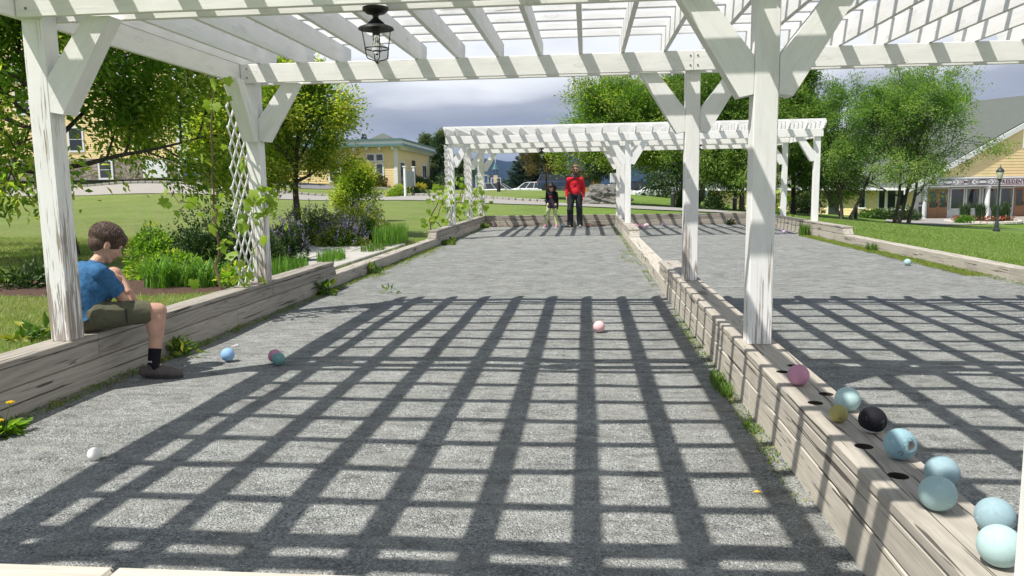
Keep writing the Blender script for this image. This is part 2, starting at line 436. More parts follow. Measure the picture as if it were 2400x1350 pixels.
# ---------------------------------------------------------------- terrain
CTRL = [(-38.92, 56.99, 1.31), (-35.68, 52.19, 0.92), (-45.54, 56.34, 1.31), (-20.65, 38.45, 0.84), (-18.41, 56.9, 0.7), (-15.87, 49.0, 0.43), (-9.52, 45.59, 0.55), (-7.28, 47.85, 0.64), (-6.52, 42.82, 0.4), (1.37, 38.52, 0.34), (1.22, 34.44, 0.28), (3.68, 31.64, 0.23), (4.28, 36.76, 0.21), (-2.86, 80.74, 0.83), (-5.6, 58.21, 1.02), (-9.12, 57.88, 1.12), (-8.2, 85.2, 0.23), (-4.27, 62.37, 0.97), (0.86, 62.85, 0.76), (7.22, 91.73, -0.18), (6.14, 61.28, 0.3), (-17.6, 71.27, 1.46), (-20.25, 99.47, 2.12), (-24.63, 73.62, 1.44), (-12.0, 51.45, 0.76), (-35.6, 57.53, 2.5), (-32.0, 59.91, 2.5), (-41.56, 56.97, 2.6), (-30.97, 57.88, 2.08), (25.78, 60.93, -1.56), (34.53, 64.83, -1.58), (24.08, 59.76, -1.49), (12.88, 75.92, -1.28), (9.07, 46.28, -0.33), (7.08, 46.09, -0.27), (19.08, 38.03, -1.12), (22.64, 42.4, -1.42), (25.54, 52.81, -1.46), (15.88, 47.89, -0.89), (19.61, 50.22, -1.35), (12.07, 47.54, -0.66), (15.32, 31.63, -0.74), (15.49, 35.7, -0.8), (11.32, 21.12, -0.67), (15.85, 29.64, -0.86), (9.53, 31.13, -0.24), (9.69, 27.1, -0.2), (7.75, 34.03, 0.01), (-12.84, 29.03, 0.43), (-17.8, 28.55, 0.5), (-22.77, 28.07, 0.58), (-9.18, 34.45, 0.38),
    (-4, 5, .17), (-4, 10, .17), (-4, 16, .17), (-4, 22, .19), (-4, 26, .2), (-8, 4, .17), (-8, 10, .17), (-8, 18, .24), (-14, 6, .2), (-14, 18, .3), (-24, 10, .35),
    (6, 3, .12), (6, 10, .12), (6, 16, .12), (6, 22, .10), (6, 26, .08), (10, 6, -.35), (10, 14, -.4), (16, 12, -.8), (24, 14, -1.2), (30, 30, -1.5), (0, 27, .2), (3, 27, .16), (0, -4, .0), (-8, -6, .1), (8, -6, 0),
    (60, 30, -1.8), (60, 80, -1.8), (-70, 30, 1.5), (-70, 90, 2.5), (0, 130, -1.5), (40, 130, -2), (-40, 130, 2), (40, -20, -1), (-40, -20, .8), (-17, 100, 1.2), (-9, 66, .6), (-10, 74, -.2), (-10, 84, -.05), (-6.5, 85, -.03), (-13, 83, .1), (-4, 90, .15), (-2.75, 79, .8), (-2.75, 83, .8), (-.5, 81, .7), (3.6, 88, -.15), (6, 92, -.15), (9, 92, -.18), (11, 97, -.1), (-13, 100, .9), (-9.5, 78, -.1), (-14, 60, 1.3)]
_P = np.array([c[:2] for c in CTRL]); _Z = np.array([c[2] for c in CTRL])
def _fit():
    n = len(_P); d = np.linalg.norm(_P[:, None]-_P[None], axis=2)
    K = np.where(d > 0, d**2*np.log(d+1e-9), 0)+np.eye(n)*25.0
    Q = np.c_[np.ones(n), _P]; A = np.zeros((n+3, n+3)); A[:n, :n] = K; A[:n, n:] = Q; A[n:, :n] = Q.T
    return np.linalg.solve(A, np.r_[_Z, 0, 0, 0])
_W = _fit()
def ground_np(x, y):
    x = np.asarray(x, float); y = np.asarray(y, float); sh = x.shape; p = np.c_[x.ravel(), y.ravel()]
    pc = np.c_[np.clip(p[:, 0], -75, 65), np.clip(p[:, 1], -22, 132)]
    d = np.linalg.norm(pc[:, None]-_P[None], axis=2)
    z = (np.where(d > 0, d**2*np.log(d+1e-9), 0)) @ _W[:len(_P)]+_W[-3]+pc @ _W[-2:]
    far = np.linalg.norm(p-pc, axis=1)
    z = z-far*.03
    # level strip round the courts
    dx = np.maximum(np.maximum(-3.5-p[:, 0], p[:, 0]-5.65), 0); dy = np.maximum(np.maximum(1.6-p[:, 1], p[:, 1]-25.6), 0)
    w = np.clip(np.hypot(dx, dy)/2.0, 0, 1); w = w*w*(3-2*w)
    z = z*w+np.where(p[:, 0] > 4, .12, .175)*(1-w)
    ins = (p[:, 0] > -3.45) & (p[:, 0] < 5.6) & (p[:, 1] > 1.68) & (p[:, 1] < 25.52)
    z = np.where(ins, -.12, z)
    return z.reshape(sh)
def gz(x, y): return float(ground_np(np.array([x]), np.array([y]))[0])

def make_ground():
    xs = np.unique(np.r_[-2500, -1200, -600, -300, -200, -140, -110, np.arange(-90, -30, 3), np.arange(-30, -3.8, .75), -3.6, -3.56, -3.4, np.arange(-3, 5.4, 1.2), 5.52, 5.62, 5.68, np.arange(6, 34, .75), np.arange(34, 80, 3), 110, 140, 200, 300, 600, 1200, 2500])
    ys = np.unique(np.r_[-400, -150, -60, -30, np.arange(-20, 1, 2), 1.0, 1.6, 1.66, 1.75, np.arange(2, 25.2, .75), 25.45, 25.56, 25.62, np.arange(26, 70, .9), np.arange(70, 130, 3), 160, 220, 300, 500, 900, 1600, 3200, 6000])
    X, Y = np.meshgrid(xs, ys); Z = np.empty_like(X)
    for i in range(len(ys)): Z[i] = ground_np(X[i], Y[i])
    V = np.c_[X.ravel(), Y.ravel(), Z.ravel()]; nx = len(xs)
    i, j = np.meshgrid(np.arange(len(ys)-1), np.arange(nx-1), indexing='ij'); a = (i*nx+j).ravel()
    T = np.c_[a, a+1, a+nx+1, a+nx]
    tag(ob('lawn', mesh_np('lawn', V, T, grass, k=4, smooth=True)), kind='structure')
    return
make_ground()

def strip(name, pts, mat, dz=.03, step=.6, kind='structure'):
    """a ribbon laid over the ground: pts = [(x,y,half_width), ...]"""
    P = []
    for (x0, y0, w0), (x1, y1, w1) in zip(pts[:-1], pts[1:]):
        n = max(1, int(math.hypot(x1-x0, y1-y0)/step))
        for k in range(n): f = k/n; P.append((x0+(x1-x0)*f, y0+(y1-y0)*f, w0+(w1-w0)*f))
    P.append(pts[-1]); P = np.array(P)
    d = np.gradient(P[:, :2], axis=0); d /= np.linalg.norm(d, axis=1)[:, None]; nrm = np.c_[-d[:, 1], d[:, 0]]
    m = 5; V = []
    for k in range(m+1):
        q = P[:, :2]+nrm*(P[:, 2]*(k/m*2-1))[:, None]; V.append(np.c_[q, ground_np(q[:, 0], q[:, 1])+dz])
    V = np.stack(V, 1); n = len(P); V = V.reshape(-1, 3)
    T = [(i*(m+1)+k, i*(m+1)+k+1, (i+1)*(m+1)+k+1, (i+1)*(m+1)+k) for i in range(n-1) for k in range(m)]
    return tag(ob(name, mesh_np(name, V, np.array(T), mat, k=4)), kind=kind)

# gravel courts
YN, YE, XL, XC0, XC1, XR = 1.78, 25.43, -3.363, .926, 1.15, 5.50
WH, TH = .36, .185
def court(x0, x1):
    xs = np.linspace(x0, x1, 40); ys = np.linspace(YN-.1, YE+.1, 180); X, Y = np.meshgrid(xs, ys)
    rr = np.random.default_rng(3)
    Z = .006*np.sin(X*2.1+Y*.7)*np.sin(Y*1.3)+.004*np.sin(X*5+2)*np.sin(Y*4.1)
    edge = np.minimum(X-x0, x1-X); Z += .018*np.exp(-edge/.12)
    V = np.c_[X.ravel(), Y.ravel(), Z.ravel()]; nx = 40
    i, j = np.meshgrid(np.arange(179), np.arange(39), indexing='ij'); a = (i*nx+j).ravel()
    return mesh_np('gravel_court', V, np.c_[a, a+1, a+nx+1, a+nx], gravel, k=4, smooth=True)
tag(ob('gravel_court', court(XL-.02, XC0+.02)), kind='structure')
tag(ob('gravel_court', court(XC1-.02, XR+.02)), kind='structure')

# ---------------------------------------------------------------- timber walls
def wall_run(name, x0, x1, segs, label, joints_low, joints_high, tone, holes=None):
    """walls running along Y between x0 and x1. segs: (y0,y1,high)"""
    t = empty(name, ((x0+x1)/2, segs[0][0], 0), 0, label, 'timber wall'); ox, oy = (x0+x1)/2, segs[0][0]
    w = x1-x0; low_end = max(s[1] for s in segs)
    js = [segs[0][0]]+joints_low+[low_end]
    for a, b in zip(js[:-1], js[1:]):
        off = random.uniform(-.003, .003)
        board('timber', (off, a-oy+.002, TH/2-.03), (off, b-oy-.002, TH/2-.03), w, TH+.06, timber, t, b=.009, tone=tone[0]+random.uniform(-.08, .08))
    for y0, y1, hi in segs:
        if not hi: continue
        jj = [y0]+[j for j in joints_high if y0 < j < y1]+[y1]
        for k, (a, b) in enumerate(zip(jj[:-1], jj[1:])):
            off = random.uniform(-.003, .003); h = WH-TH-.003-.046
            tn = tone[1]+random.uniform(-.08, .08)
            sl0 = .0 if (k > 0 or y0 < 3) else .10; sl1 = .0 if (k < len(jj)-2 or y1 > 24) else .10
            if sl0 or sl1:       # sloped end
                L = b-a-.004; me = bpy.data.meshes.get('x')
                pol = [(-L/2, -h/2), (L/2, -h/2), (L/2-sl1, h/2), (-L/2+sl0, h/2)]
                mb = MB(); mb.prism([(p[0], 0, p[1]) for p in pol], (0, -w/2, 0), (0, w/2, 0))
                M = Matrix(((0, -1, 0, off), (1, 0, 0, (a+b)/2-oy), (0, 0, 1, TH+.003+h/2), (0, 0, 0, 1)))
                o = mb.build('timber', timber, t, M=M)
                bv = o.modifiers.new('bevel', 'BEVEL'); bv.width = .008; bv.segments = 1
            else:
                o = board('timber', (off, a-oy+.003, TH+.003+h/2), (off, b-oy-.003, TH+.003+h/2), w, h, timber, t, b=.009)
            o['tone'] = tn
            ca = a-oy+.003+(sl0*.8 if sl0 else 0); cbb = b-oy-.003-(sl1*.8 if sl1 else 0)
            cap = board('cap_board', (off, ca+sl0*.25, WH-.020), (off, cbb-sl1*.25, WH-.020), w+.012, .040, timber, t, b=.006, tone=tn*.55+.12)
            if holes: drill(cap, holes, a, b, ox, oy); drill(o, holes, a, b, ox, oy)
    return t

bored = simple('dark_bore', (.045, .036, .028), .9, var=.3, scale=60)  # inner walls of the ball holes, coloured much darker than the timber
def drill(o, holes, a, b, ox, oy):
    """round ball-rack holes cut into the top face (real geometry, boolean)"""
    hs = [h for h in holes if a+.05 < h[1] < b-.05]
    if not hs: return
    mb = MB()
    Mi = o.matrix_local.inverted()
    for hx, hy in hs:
        c = Mi @ Vector((hx-ox, hy-oy, WH)); mb.lathe([(.033, -.17), (.033, .06)], tuple(c), 18)
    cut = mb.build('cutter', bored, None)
    if o.data.users > 1: o.data = o.data.copy()
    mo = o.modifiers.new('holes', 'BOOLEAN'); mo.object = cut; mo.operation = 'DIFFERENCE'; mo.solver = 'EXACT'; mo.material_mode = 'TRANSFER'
    cut.matrix_world = o.parent.matrix_basis @ o.matrix_local
    bpy.context.view_layer.update()
    dg = bpy.context.evaluated_depsgraph_get(); me = bpy.data.meshes.new_from_object(o.evaluated_get(dg))
    o.modifiers.clear(); o.data = me; bpy.data.objects.remove(cut)
HOLES = [(1.09, 4.11), (1.0, 3.97), (1.09, 3.55), (1.0, 3.40), (1.01, 2.83), (1.02, 2.54)]
wall_run('timber_wall', XL-.195, XL, [(1.59, 10.05, 1), (10.05, 17.0, 0), (17.0, YE+.18, 1)], 'long low timber wall on the lawn side of the left court that the boy sits on', [3.2, 7.05, 11.2, 14.3, 17.9, 20.9, 23.6], [4.93, 7.92, 19.7, 22.3, 24.1], (.55, .22))
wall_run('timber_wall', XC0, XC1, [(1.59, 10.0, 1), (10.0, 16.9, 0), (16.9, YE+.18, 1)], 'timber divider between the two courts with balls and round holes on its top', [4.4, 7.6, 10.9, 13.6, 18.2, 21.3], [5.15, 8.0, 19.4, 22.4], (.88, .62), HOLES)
wall_run('timber_wall', XR, XR+.2, [(1.59, 9.9, 1), (9.9, 17.1, 0), (17.1, YE+.18, 1)], 'low timber wall at the foot of the lawn by the white-columned entrance', [4.4, 7.2, 10.6, 13.4, 18.0, 21.3], [4.8, 7.7, 20.1, 22.9], (.6, .45))
def wall_cross(name, y0, y1, label, tone, spans):
    t = empty(name, (0, y0, 0), 0, label, 'timber wall')
    for a, b in spans:
        n = max(1, round((b-a)/2.4)); L = (b-a)/n
        for k in range(n):
            xa, xb = a+k*L, a+(k+1)*L
            board('timber', (xa+.003, (y1-y0)/2, TH/2-.03), (xb-.003, (y1-y0)/2, TH/2-.03), y1-y0, TH+.06, timber, t, b=.009, tone=tone[0])
            board('timber', (xa+.003, (y1-y0)/2+.003, TH+.003+(WH-TH-.003)/2), (xb-.003, (y1-y0)/2+.003, TH+.003+(WH-TH-.003)/2), y1-y0, WH-TH-.003, timber, t, b=.009, tone=tone[1]+random.uniform(-.06, .06))
    return t
wall_cross('timber_wall', YE, YE+.19, 'far timber end wall behind the man and the girl', (.35, .12), [(XL+.003, XC0-.003), (XC1+.003, XR-.003)])
wall_cross('timber_wall', YN-.19, YN, 'pale timber end wall along the bottom edge of the picture', (.7, .95), [(XL+.003, XC0-.003), (XC1+.003, XR-.003)])

# ---------------------------------------------------------------- pergolas
ZB, HB, HR, SP = 2.405, .187, .187, .406
PX = (XL-.14, XC0+.035, XR+.01)          # left faces of the posts
def rafter_mesh(name, L, yo0, yo1):
    key = (name, L)
    if key in _bc: return _bc[key]
    h = HR; e = .105
    # outline in (x along, z up) with an ogee-cut tail at both ends
    def tail(s):
        return [(s*L/2, h/2), (s*L/2, h*.12), (s*(L/2-.018), -h*.02), (s*(L/2-.014), -h*.10), (s*(L/2-.045), -h*.17), (s*(L/2-.085), -h*.30), (s*(L/2-.10), -h/2)]
    poly = tail(1)+list(reversed(tail(-1)))
    mb = MB(); mb.prism([(x, 0, z) for x, z in poly], (0, -.019, 0), (0, .019, 0))
    me = mesh_from(name, mb.V, mb.F); bm = bmesh.new(); bm.from_mesh(me); bmesh.ops.recalc_face_normals(bm, faces=bm.faces); bm.to_mesh(me); bm.free()
    me.materials.append(white); _bc[key] = me
    return me

_m = MB(); _m.lathe([(.009, .004), (.009, 0), (.007, -.006), (0, -.007)], n=10, M=Matrix.Rotation(-math.pi/2, 3, 'X')); _o = _m.build('bolt', simple('galvanised_bolt', (.22, .22, .22), .5, .6)); bolt_me = _o.data; bpy.data.objects.remove(_o)
def pergola(name, rows, label, peel_posts, off0, bolts=False):
    y0 = rows[0]; t = empty(name, (PX[0]+.07, y0+.07, WH), 0, label, 'pergola'); ox, oy, oz = PX[0]+.07, y0+.07, WH
    def Pt(x, y, z): return (x-ox, y-oy, z-oz)
    lx = PX[0]-.042; rx = PX[2]+.14+.042
    for r, y in enumerate(rows):
        for c, x in enumerate(PX):
            board('post', Pt(x+.07, y+.07, WH), Pt(x+.07, y+.07, ZB+.30 if False else ZB+HB-.01), .14, .14, white, t, up=(0, -1, 0), b=.005, peel=peel_posts.get((r, c), .25)+random.uniform(-.05, .05), foot=.8 if (r, c) in peel_posts else .3)
        # doubled beams either side of the posts, butted over the middle post
        for dy in (-.021, .161):
            for a, b in ((PX[0]+.0, PX[1]+.068), (PX[1]+.072, PX[2]+.14)):
                board('beam', Pt(a, y+dy, ZB+HB/2), Pt(b, y+dy, ZB+HB/2), .038, HB, white, t, b=.004, peel=random.uniform(.1, .35))
        if bolts and r > 0:
            for c, x in enumerate(PX):
                for (bx, bz) in ([(.035, .05), (.035, .14), (.105, .05), (.105, .14)] if c == 1 else [(.07, .05), (.07, .14)]):
                    m_ = ob('bolt', bolt_me, t, Matrix.Translation(Pt(x+bx, y-.0405, ZB+bz)))
        # knee braces in the plane of the beams
        for c, x in enumerate(PX):
            for s in (-1, 1):
                if (c == 0 and s < 0) or (c == 2 and s > 0): continue
                fx = x+.14 if s > 0 else x
                poly = [(0, -.585), (.005, -.585), (.115, -.585+.01), (.43+.115-.115, .0)]
                poly = [(0, -.36), (0, -.575), (.08, -.59), (.44, -.002), (.275, -.002)]
                mb = MB(); mb.prism([(s*q[0], 0, q[1]) for q in poly], (0, -.069, 0), (0, .069, 0))
                a = Vector(Pt(fx+s*.002, y+.07, ZB)); xa = Vector((s*.36, 0, .575)).normalized()
                za = Vector((0, -1, 0)); ya = za.cross(xa); Mr = Matrix((xa, ya, za)).transposed().to_4x4(); Mr.translation = a
                inv = Mr.to_3x3().inverted(); mb.V = [tuple(inv @ Vector(v)) for v in mb.V]
                o = mb.build('brace', white, t, M=Mr); o['peel'] = random.uniform(.05, .3)
    # braces along Y under the outer side boards (towards the row in front)
    for r, y in enumerate(rows):
        if r != 2: continue
        for c, x in ((0, PX[0]), (2, PX[2])):
            poly = [(0, -.36), (0, -.575), (.08, -.59), (.44, -.002), (.275, -.002)]
            mb = MB(); mb.prism([(0, -q[0], q[1]) for q in poly], (-.069, 0, 0), (.069, 0, 0))
            a = Vector(Pt(x+.07, y-.002, ZB)); xa = Vector((0, -.36, .575)).normalized(); za = Vector((1, 0, 0)); ya = za.cross(xa)
            Mr = Matrix((xa, ya, za)).transposed().to_4x4(); Mr.translation = a; inv = Mr.to_3x3().inverted(); mb.V = [tuple(inv @ Vector(v)) for v in mb.V]
            o = mb.build('brace', white, t, M=Mr); o['peel'] = .1
    ya, yb = rows[0]-.02, rows[-1]+.16
    for x in (lx+.02, rx-.02):
        for a, b in zip((rows[0]-.04,)+tuple(r+.07 for r in rows[1:-1]), tuple(r+.07 for r in rows[1:-1])+(rows[-1]+.18,)):
            board('side_beam', Pt(x, a+.001, ZB+HB/2), Pt(x, b-.001, ZB+HB/2), .038, HB, white, t, peel=.15)
    # rafters
    L = rows[-1]+.14-rows[0]+2*.26; ym = (rows[0]+rows[-1]+.14)/2
    xs = []; k0 = math.ceil((PX[0]-.01-off0)/SP); x = off0+k0*SP
    xs = [PX[0]-.02]
    while x < PX[2]+.10:
        if x-xs[-1] > .12: xs.append(x)
        x += SP
    xs.append(PX[2]+.16)
    me = rafter_mesh('rafter', round(L, 3), 0, 0)
    for x in xs:
        M = Matrix(((0, -1, 0, x-ox), (1, 0, 0, ym-oy), (0, 0, 1, ZB+HB+HR/2+.002-oz), (0, 0, 0, 1)))
        o = ob('rafter', me, t, M); o['peel'] = random.uniform(.05, .3)
    # thin slats across the top
    y = rows[-1]+.125; zt = ZB+HB+HR+.002+.028
    while y > rows[0]-.20:
        board('slat', Pt(PX[0]-.12, y, zt), Pt(PX[2]+.26, y, zt), .056, .060, white, t, b=.003, peel=random.uniform(.2, .5)); y -= .393
    return t
peelN = {(1, 0): .62, (2, 0): .45, (1, 1): .40, (2, 1): .45, (0, 1): .2}
ROWS_N = (1.605, 4.65, 7.78); ROWS_F = (19.54, 22.6, 25.40)
pergola('pergola', ROWS_N, 'large white pergola whose beams and rafters fill the top of the picture', peelN, -.054, True)
pergola('pergola', ROWS_F, 'smaller looking white pergola standing over the far end of both courts', {}, -.02)
# ---------------------------------------------------------------- foliage
def leaf_cards(C, D, size, rng, fold=.25, aspect=.45, droop=.0, up=.9):
    """C centres (n,3), D directions (n,3); 4 verts, 2 triangles folded along the midrib"""
    n = len(C); D = D/np.linalg.norm(D, axis=1)[:, None]
    up_v = rng.normal(0, 1, (n, 3)); up_v[:, 2] += up*2
    S = np.cross(D, up_v); S /= np.linalg.norm(S, axis=1)[:, None]+1e-9; N = np.cross(S, D)
    L = size*rng.uniform(.7, 1.25, n)[:, None]; W = L*aspect
    a = C; t = C+D*L-N*L*droop; l = C+D*L*.45+S*W*.5+N*W*fold; r = C+D*L*.45-S*W*.5+N*W*fold
    V = np.stack([a, r, t, l], 1).reshape(-1, 3); b = np.arange(n)*4
    T = np.concatenate([np.c_[b, b+1, b+2], np.c_[b, b+2, b+3]], 0)
    return V, T

def grow(rng, base, height, spread, trunk_r, n_limb=9, fork=.22, levels=3, lean=(0, 0), multi=1, shape='round', updir=.55, crooked=.25):
    """skeleton: list of tubes [(pts, radii)] and twig tips [(pos, dir)]"""
    tubes = []; tips = []
    def branch(p, d, L, r, lev):
        n = 5; pts = [p]; rad = [r]; q = Vector(p); dd = Vector(d).normalized()
        for i in range(n):
            dd = (dd+Vector(rng.normal(0, crooked, 3).tolist())*.5+Vector((0, 0, .06 if lev < 2 else -.02))).normalized()
            q = q+dd*L/n; pts.append(q.copy()); rad.append(r*(1-.72*(i+1)/n))
        tubes.append((pts, rad, lev))
        if lev >= levels:
            for k in (2, 3, 4, 5): tips.append((pts[k], dd.copy()))
            return
        m = {1: 6, 2: 5}.get(lev, 4)
        for k in range(m):
            f = .25+.75*(k+.5)/m; i = min(n-1, int(f*n)); pp = pts[i].lerp(pts[i+1], f*n-i)
            ax = Vector(rng.normal(0, 1, 3).tolist()); ax = (ax-dd*ax.dot(dd)).normalized()
            nd = (dd*.75+ax*.85+Vector((0, 0, .15))).normalized()
            branch(pp, nd, L*rng.uniform(.42, .66), r*.5, lev+1)
        tips.append((pts[-1], dd.copy()))
    for m_ in range(multi):
        b = Vector(base)+(Vector((rng.normal(0, .18), rng.normal(0, .18), 0)) if multi > 1 else Vector())
        ln = Vector((lean[0]+(rng.normal(0, .22) if multi > 1 else 0), lean[1]+(rng.normal(0, .22) if multi > 1 else 0), 1)).normalized()
        hh = height*(.80 if shape != 'cone' else .95); pts = [b]; rad = [trunk_r*1.25]; q = b.copy(); dd = ln.copy(); n = 9
        for i in range(n):
            dd = (dd+Vector((rng.normal(0, .07), rng.normal(0, .07), .05))).normalized(); q = q+dd*hh/n; pts.append(q.copy()); rad.append(trunk_r*(1-.85*(i+1)/n))
        tubes.append((pts, rad, 0))
        ga = rng.uniform(0, 6)
        for k in range(n_limb):
            f = fork+(1-fork)*(k+.3)/n_limb; i = min(n-1, int(f*n)); pp = pts[i].lerp(pts[i+1], f*n-i)
            a = ga+k*2.4+rng.normal(0, .25)
            g = (f-fork)/(1-fork)
            if shape == 'round': Lr = spread*(1.0-.55*abs(g-.3)**1.2*1.4)
            elif shape == 'oval': Lr = spread*(.95-.5*g)
            else: Lr = spread*(1-.85*g)
            el = updir+g*.75
            d = Vector((math.cos(a), math.sin(a), math.tan(min(1.35, el)))).normalized()
            branch(pp, d, max(.25, Lr)*rng.uniform(.85, 1.1), trunk_r*(1-.8*f)*.55+.008, 1)
        tips.append((pts[-1], dd.copy()))
    return tubes, tips

def make_tree(name, xy, height, spread, trunk_r, label, leafmat, leaf=.07, per_tip=14, rad=.22, seed=1, cat='tree', group=None, z=None, tipf=.25, bark_m=None, aspect=.45, droopy=.0, skirt=0.0, **kw):
    rng = np.random.default_rng(seed); zz = gz(*xy) if z is None else z
    t = empty(name, (xy[0], xy[1], zz), 0, label, cat, group)
    tubes, tips = grow(rng, (0, 0, -.1), height, spread, trunk_r, **kw)
    tr = MB(); br = MB()
    for pts, r, lev in tubes:
        (tr if lev == 0 else br).tube(pts, [max(.004, v) for v in r], 9 if lev == 0 else (6 if lev == 1 else 4), cap=False)
    tr.build('trunk', bark_m or bark, t, smooth=True); o = br.build('branches', bark_m or bark, t, smooth=True); o['kind'] = 'stuff'
    P = np.array([tuple(p) for p, d in tips]); Dm = np.array([tuple(d) for p, d in tips])
    ctr = P.mean(0)
    idx = np.repeat(np.arange(len(P)), per_tip); C = P[idx]+rng.normal(0, rad*.5, (len(idx), 3))
    if skirt: k_ = C[:, 2] > skirt+rng.normal(0, .18, len(C)); idx = idx[k_]; C = C[k_]
    n = len(C)
    out = C-ctr; out /= np.linalg.norm(out, axis=1)[:, None]+1e-6
    D = Dm[idx]*.6+out*.5+rng.normal(0, .5, (n, 3)); D[:, 2] -= droopy
    V, T = leaf_cards(C, D, leaf, rng, aspect=aspect, droop=.15)
    cl = rng.uniform(0, 1, len(P)); r1 = np.clip(cl[idx]*.6+rng.uniform(0, .5, n), 0, 1)
    # young growth sits at the outermost, topmost ends of the twigs
    o = (C-ctr); s = o/np.maximum(np.abs(o).max(0), .1); rr = np.linalg.norm(s, axis=1); q = np.quantile(rr, 1-tipf)
    tip = ((rr > q) & (rng.uniform(0, 1, n) < .55)).astype(float)*rng.uniform(.4, 1, n)
    me = mesh_np('crown', V, T, leafmat, {'rnd': np.repeat(r1, 4), 'tip': np.repeat(tip, 4)})
    c = ob('crown', me, t); c['kind'] = 'stuff'
    return t

lf_crab = mat_leaf('leaf_crabapple', (.10, .20, .025), (.25, .39, .05), (.52, .54, .10), .55)
lf_crab2 = mat_leaf('leaf_crabapple_bright', (.12, .22, .025), (.28, .38, .045), (.58, .53, .10), .5)
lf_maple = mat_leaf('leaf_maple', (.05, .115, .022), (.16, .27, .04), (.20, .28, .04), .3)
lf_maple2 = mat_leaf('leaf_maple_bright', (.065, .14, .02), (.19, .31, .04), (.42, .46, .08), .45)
lf_birch = mat_leaf('leaf_birch', (.10, .19, .045), (.22, .34, .085), (.34, .42, .14), .5)
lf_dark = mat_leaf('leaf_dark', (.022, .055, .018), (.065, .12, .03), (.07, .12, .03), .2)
lf_spruce = mat_leaf('needles_blue_spruce', (.018, .045, .034), (.075, .125, .10), (.13, .18, .15), .1)
lf_pop = mat_leaf('leaf_poplar', (.03, .065, .025), (.10, .15, .06), (.20, .24, .12), .25)
lf_lav = mat_leaf('lavender_florets', (.12, .10, .19), (.26, .22, .36), None, .2)
lf_red = mat_leaf('leaf_reddish', (.035, .055, .018), (.11, .11, .03), (.22, .12, .035), .3)
lf_yel = mat_leaf('leaf_golden', (.30, .28, .03), (.55, .45, .05), None, .3)
lf_vine = mat_leaf('leaf_grapevine', (.16, .27, .03), (.34, .44, .06), (.45, .48, .08), .4)
lf_lily = mat_leaf('leaf_daylily', (.07, .17, .02), (.17, .33, .04), None, .35)
lf_weed = mat_leaf('leaf_weed', (.05, .12, .015), (.15, .25, .03), (.34, .34, .05), .3)
lf_blade = mat_leaf('grass_blades', (.12, .21, .035), (.27, .38, .09), (.40, .36, .19), .35)

# trees. Left tree behind the near post
make_tree('crabapple_tree', (-9.2, 13.0), 5.3, 3.0, .11, 'big leafy tree with dark slanting branches behind the first post', lf_crab, .13, 36, .46, 5, fork=.34, n_limb=17, updir=.26, crooked=.3, tipf=.34, skirt=.9)
make_tree('crabapple_tree', (-8.5, 18.4), 3.5, 1.3, .07, 'yellow green tree seen through the white lattice', lf_crab2, .115, 22, .36, 12, fork=.42, n_limb=10, updir=.45, tipf=.3)
make_tree('crabapple_tree', (-6.74, 17.5), 4.15, 1.3, .095, 'young round tree with bright tips on a straight dark trunk beside the patio', lf_crab2, .095, 20, .28, 23, fork=.36, n_limb=13, updir=.5, crooked=.22, tipf=.3)
make_tree('crabapple_tree', (-7.6, 24.6), 2.1, .62, .04, 'loose yellowish shrubby tree in front of the low yellow building', lf_crab2, .09, 11, .24, 31, fork=.12, n_limb=10, tipf=.35, updir=.4)
# centre trees behind the far pergola
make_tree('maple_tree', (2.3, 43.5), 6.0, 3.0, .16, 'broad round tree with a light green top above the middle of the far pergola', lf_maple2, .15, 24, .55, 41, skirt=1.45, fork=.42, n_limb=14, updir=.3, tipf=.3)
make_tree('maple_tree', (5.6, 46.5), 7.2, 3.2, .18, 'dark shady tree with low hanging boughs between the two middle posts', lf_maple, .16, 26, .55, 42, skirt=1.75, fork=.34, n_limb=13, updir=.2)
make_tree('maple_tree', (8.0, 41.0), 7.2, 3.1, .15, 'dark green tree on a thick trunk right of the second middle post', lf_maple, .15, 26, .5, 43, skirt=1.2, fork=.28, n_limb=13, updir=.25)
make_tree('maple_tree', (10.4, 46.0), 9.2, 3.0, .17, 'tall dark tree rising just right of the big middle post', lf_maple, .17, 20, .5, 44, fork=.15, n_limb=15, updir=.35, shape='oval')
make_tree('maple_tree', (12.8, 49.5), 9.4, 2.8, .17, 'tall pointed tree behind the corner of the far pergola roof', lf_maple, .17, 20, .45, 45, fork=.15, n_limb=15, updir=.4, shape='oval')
make_tree('birch_tree', (13.9, 43.5), 8.1, 2.6, .09, 'river birch with several trunks nearest the far pergola', lf_birch, .12, 13, .34, 51, multi=3, fork=.22, n_limb=9, updir=.5)
make_tree('birch_tree', (17.1, 44.5), 8.2, 3.3, .10, 'river birch with feathery boughs reaching over the grey roof', lf_birch, .12, 12, .34, 52, multi=3, fork=.22, n_limb=9, updir=.35, lean=(.14, 0))
make_tree('ornamental_tree', (-2.45, 48.2), 3.7, 1.2, .09, 'small dark tree with rusty leaves on a thin trunk behind the girl', lf_red, .10, 16, .3, 61, fork=.55, n_limb=9, updir=.4)
for i, (x, y, h, lb) in enumerate([(-27.5, 107, 10.6, 'conifer tip behind the low yellow building, next to the round young tree'), (-25.0, 110, 10.2, 'pointed conifer rising behind the roof of the low yellow building')]):
    pass

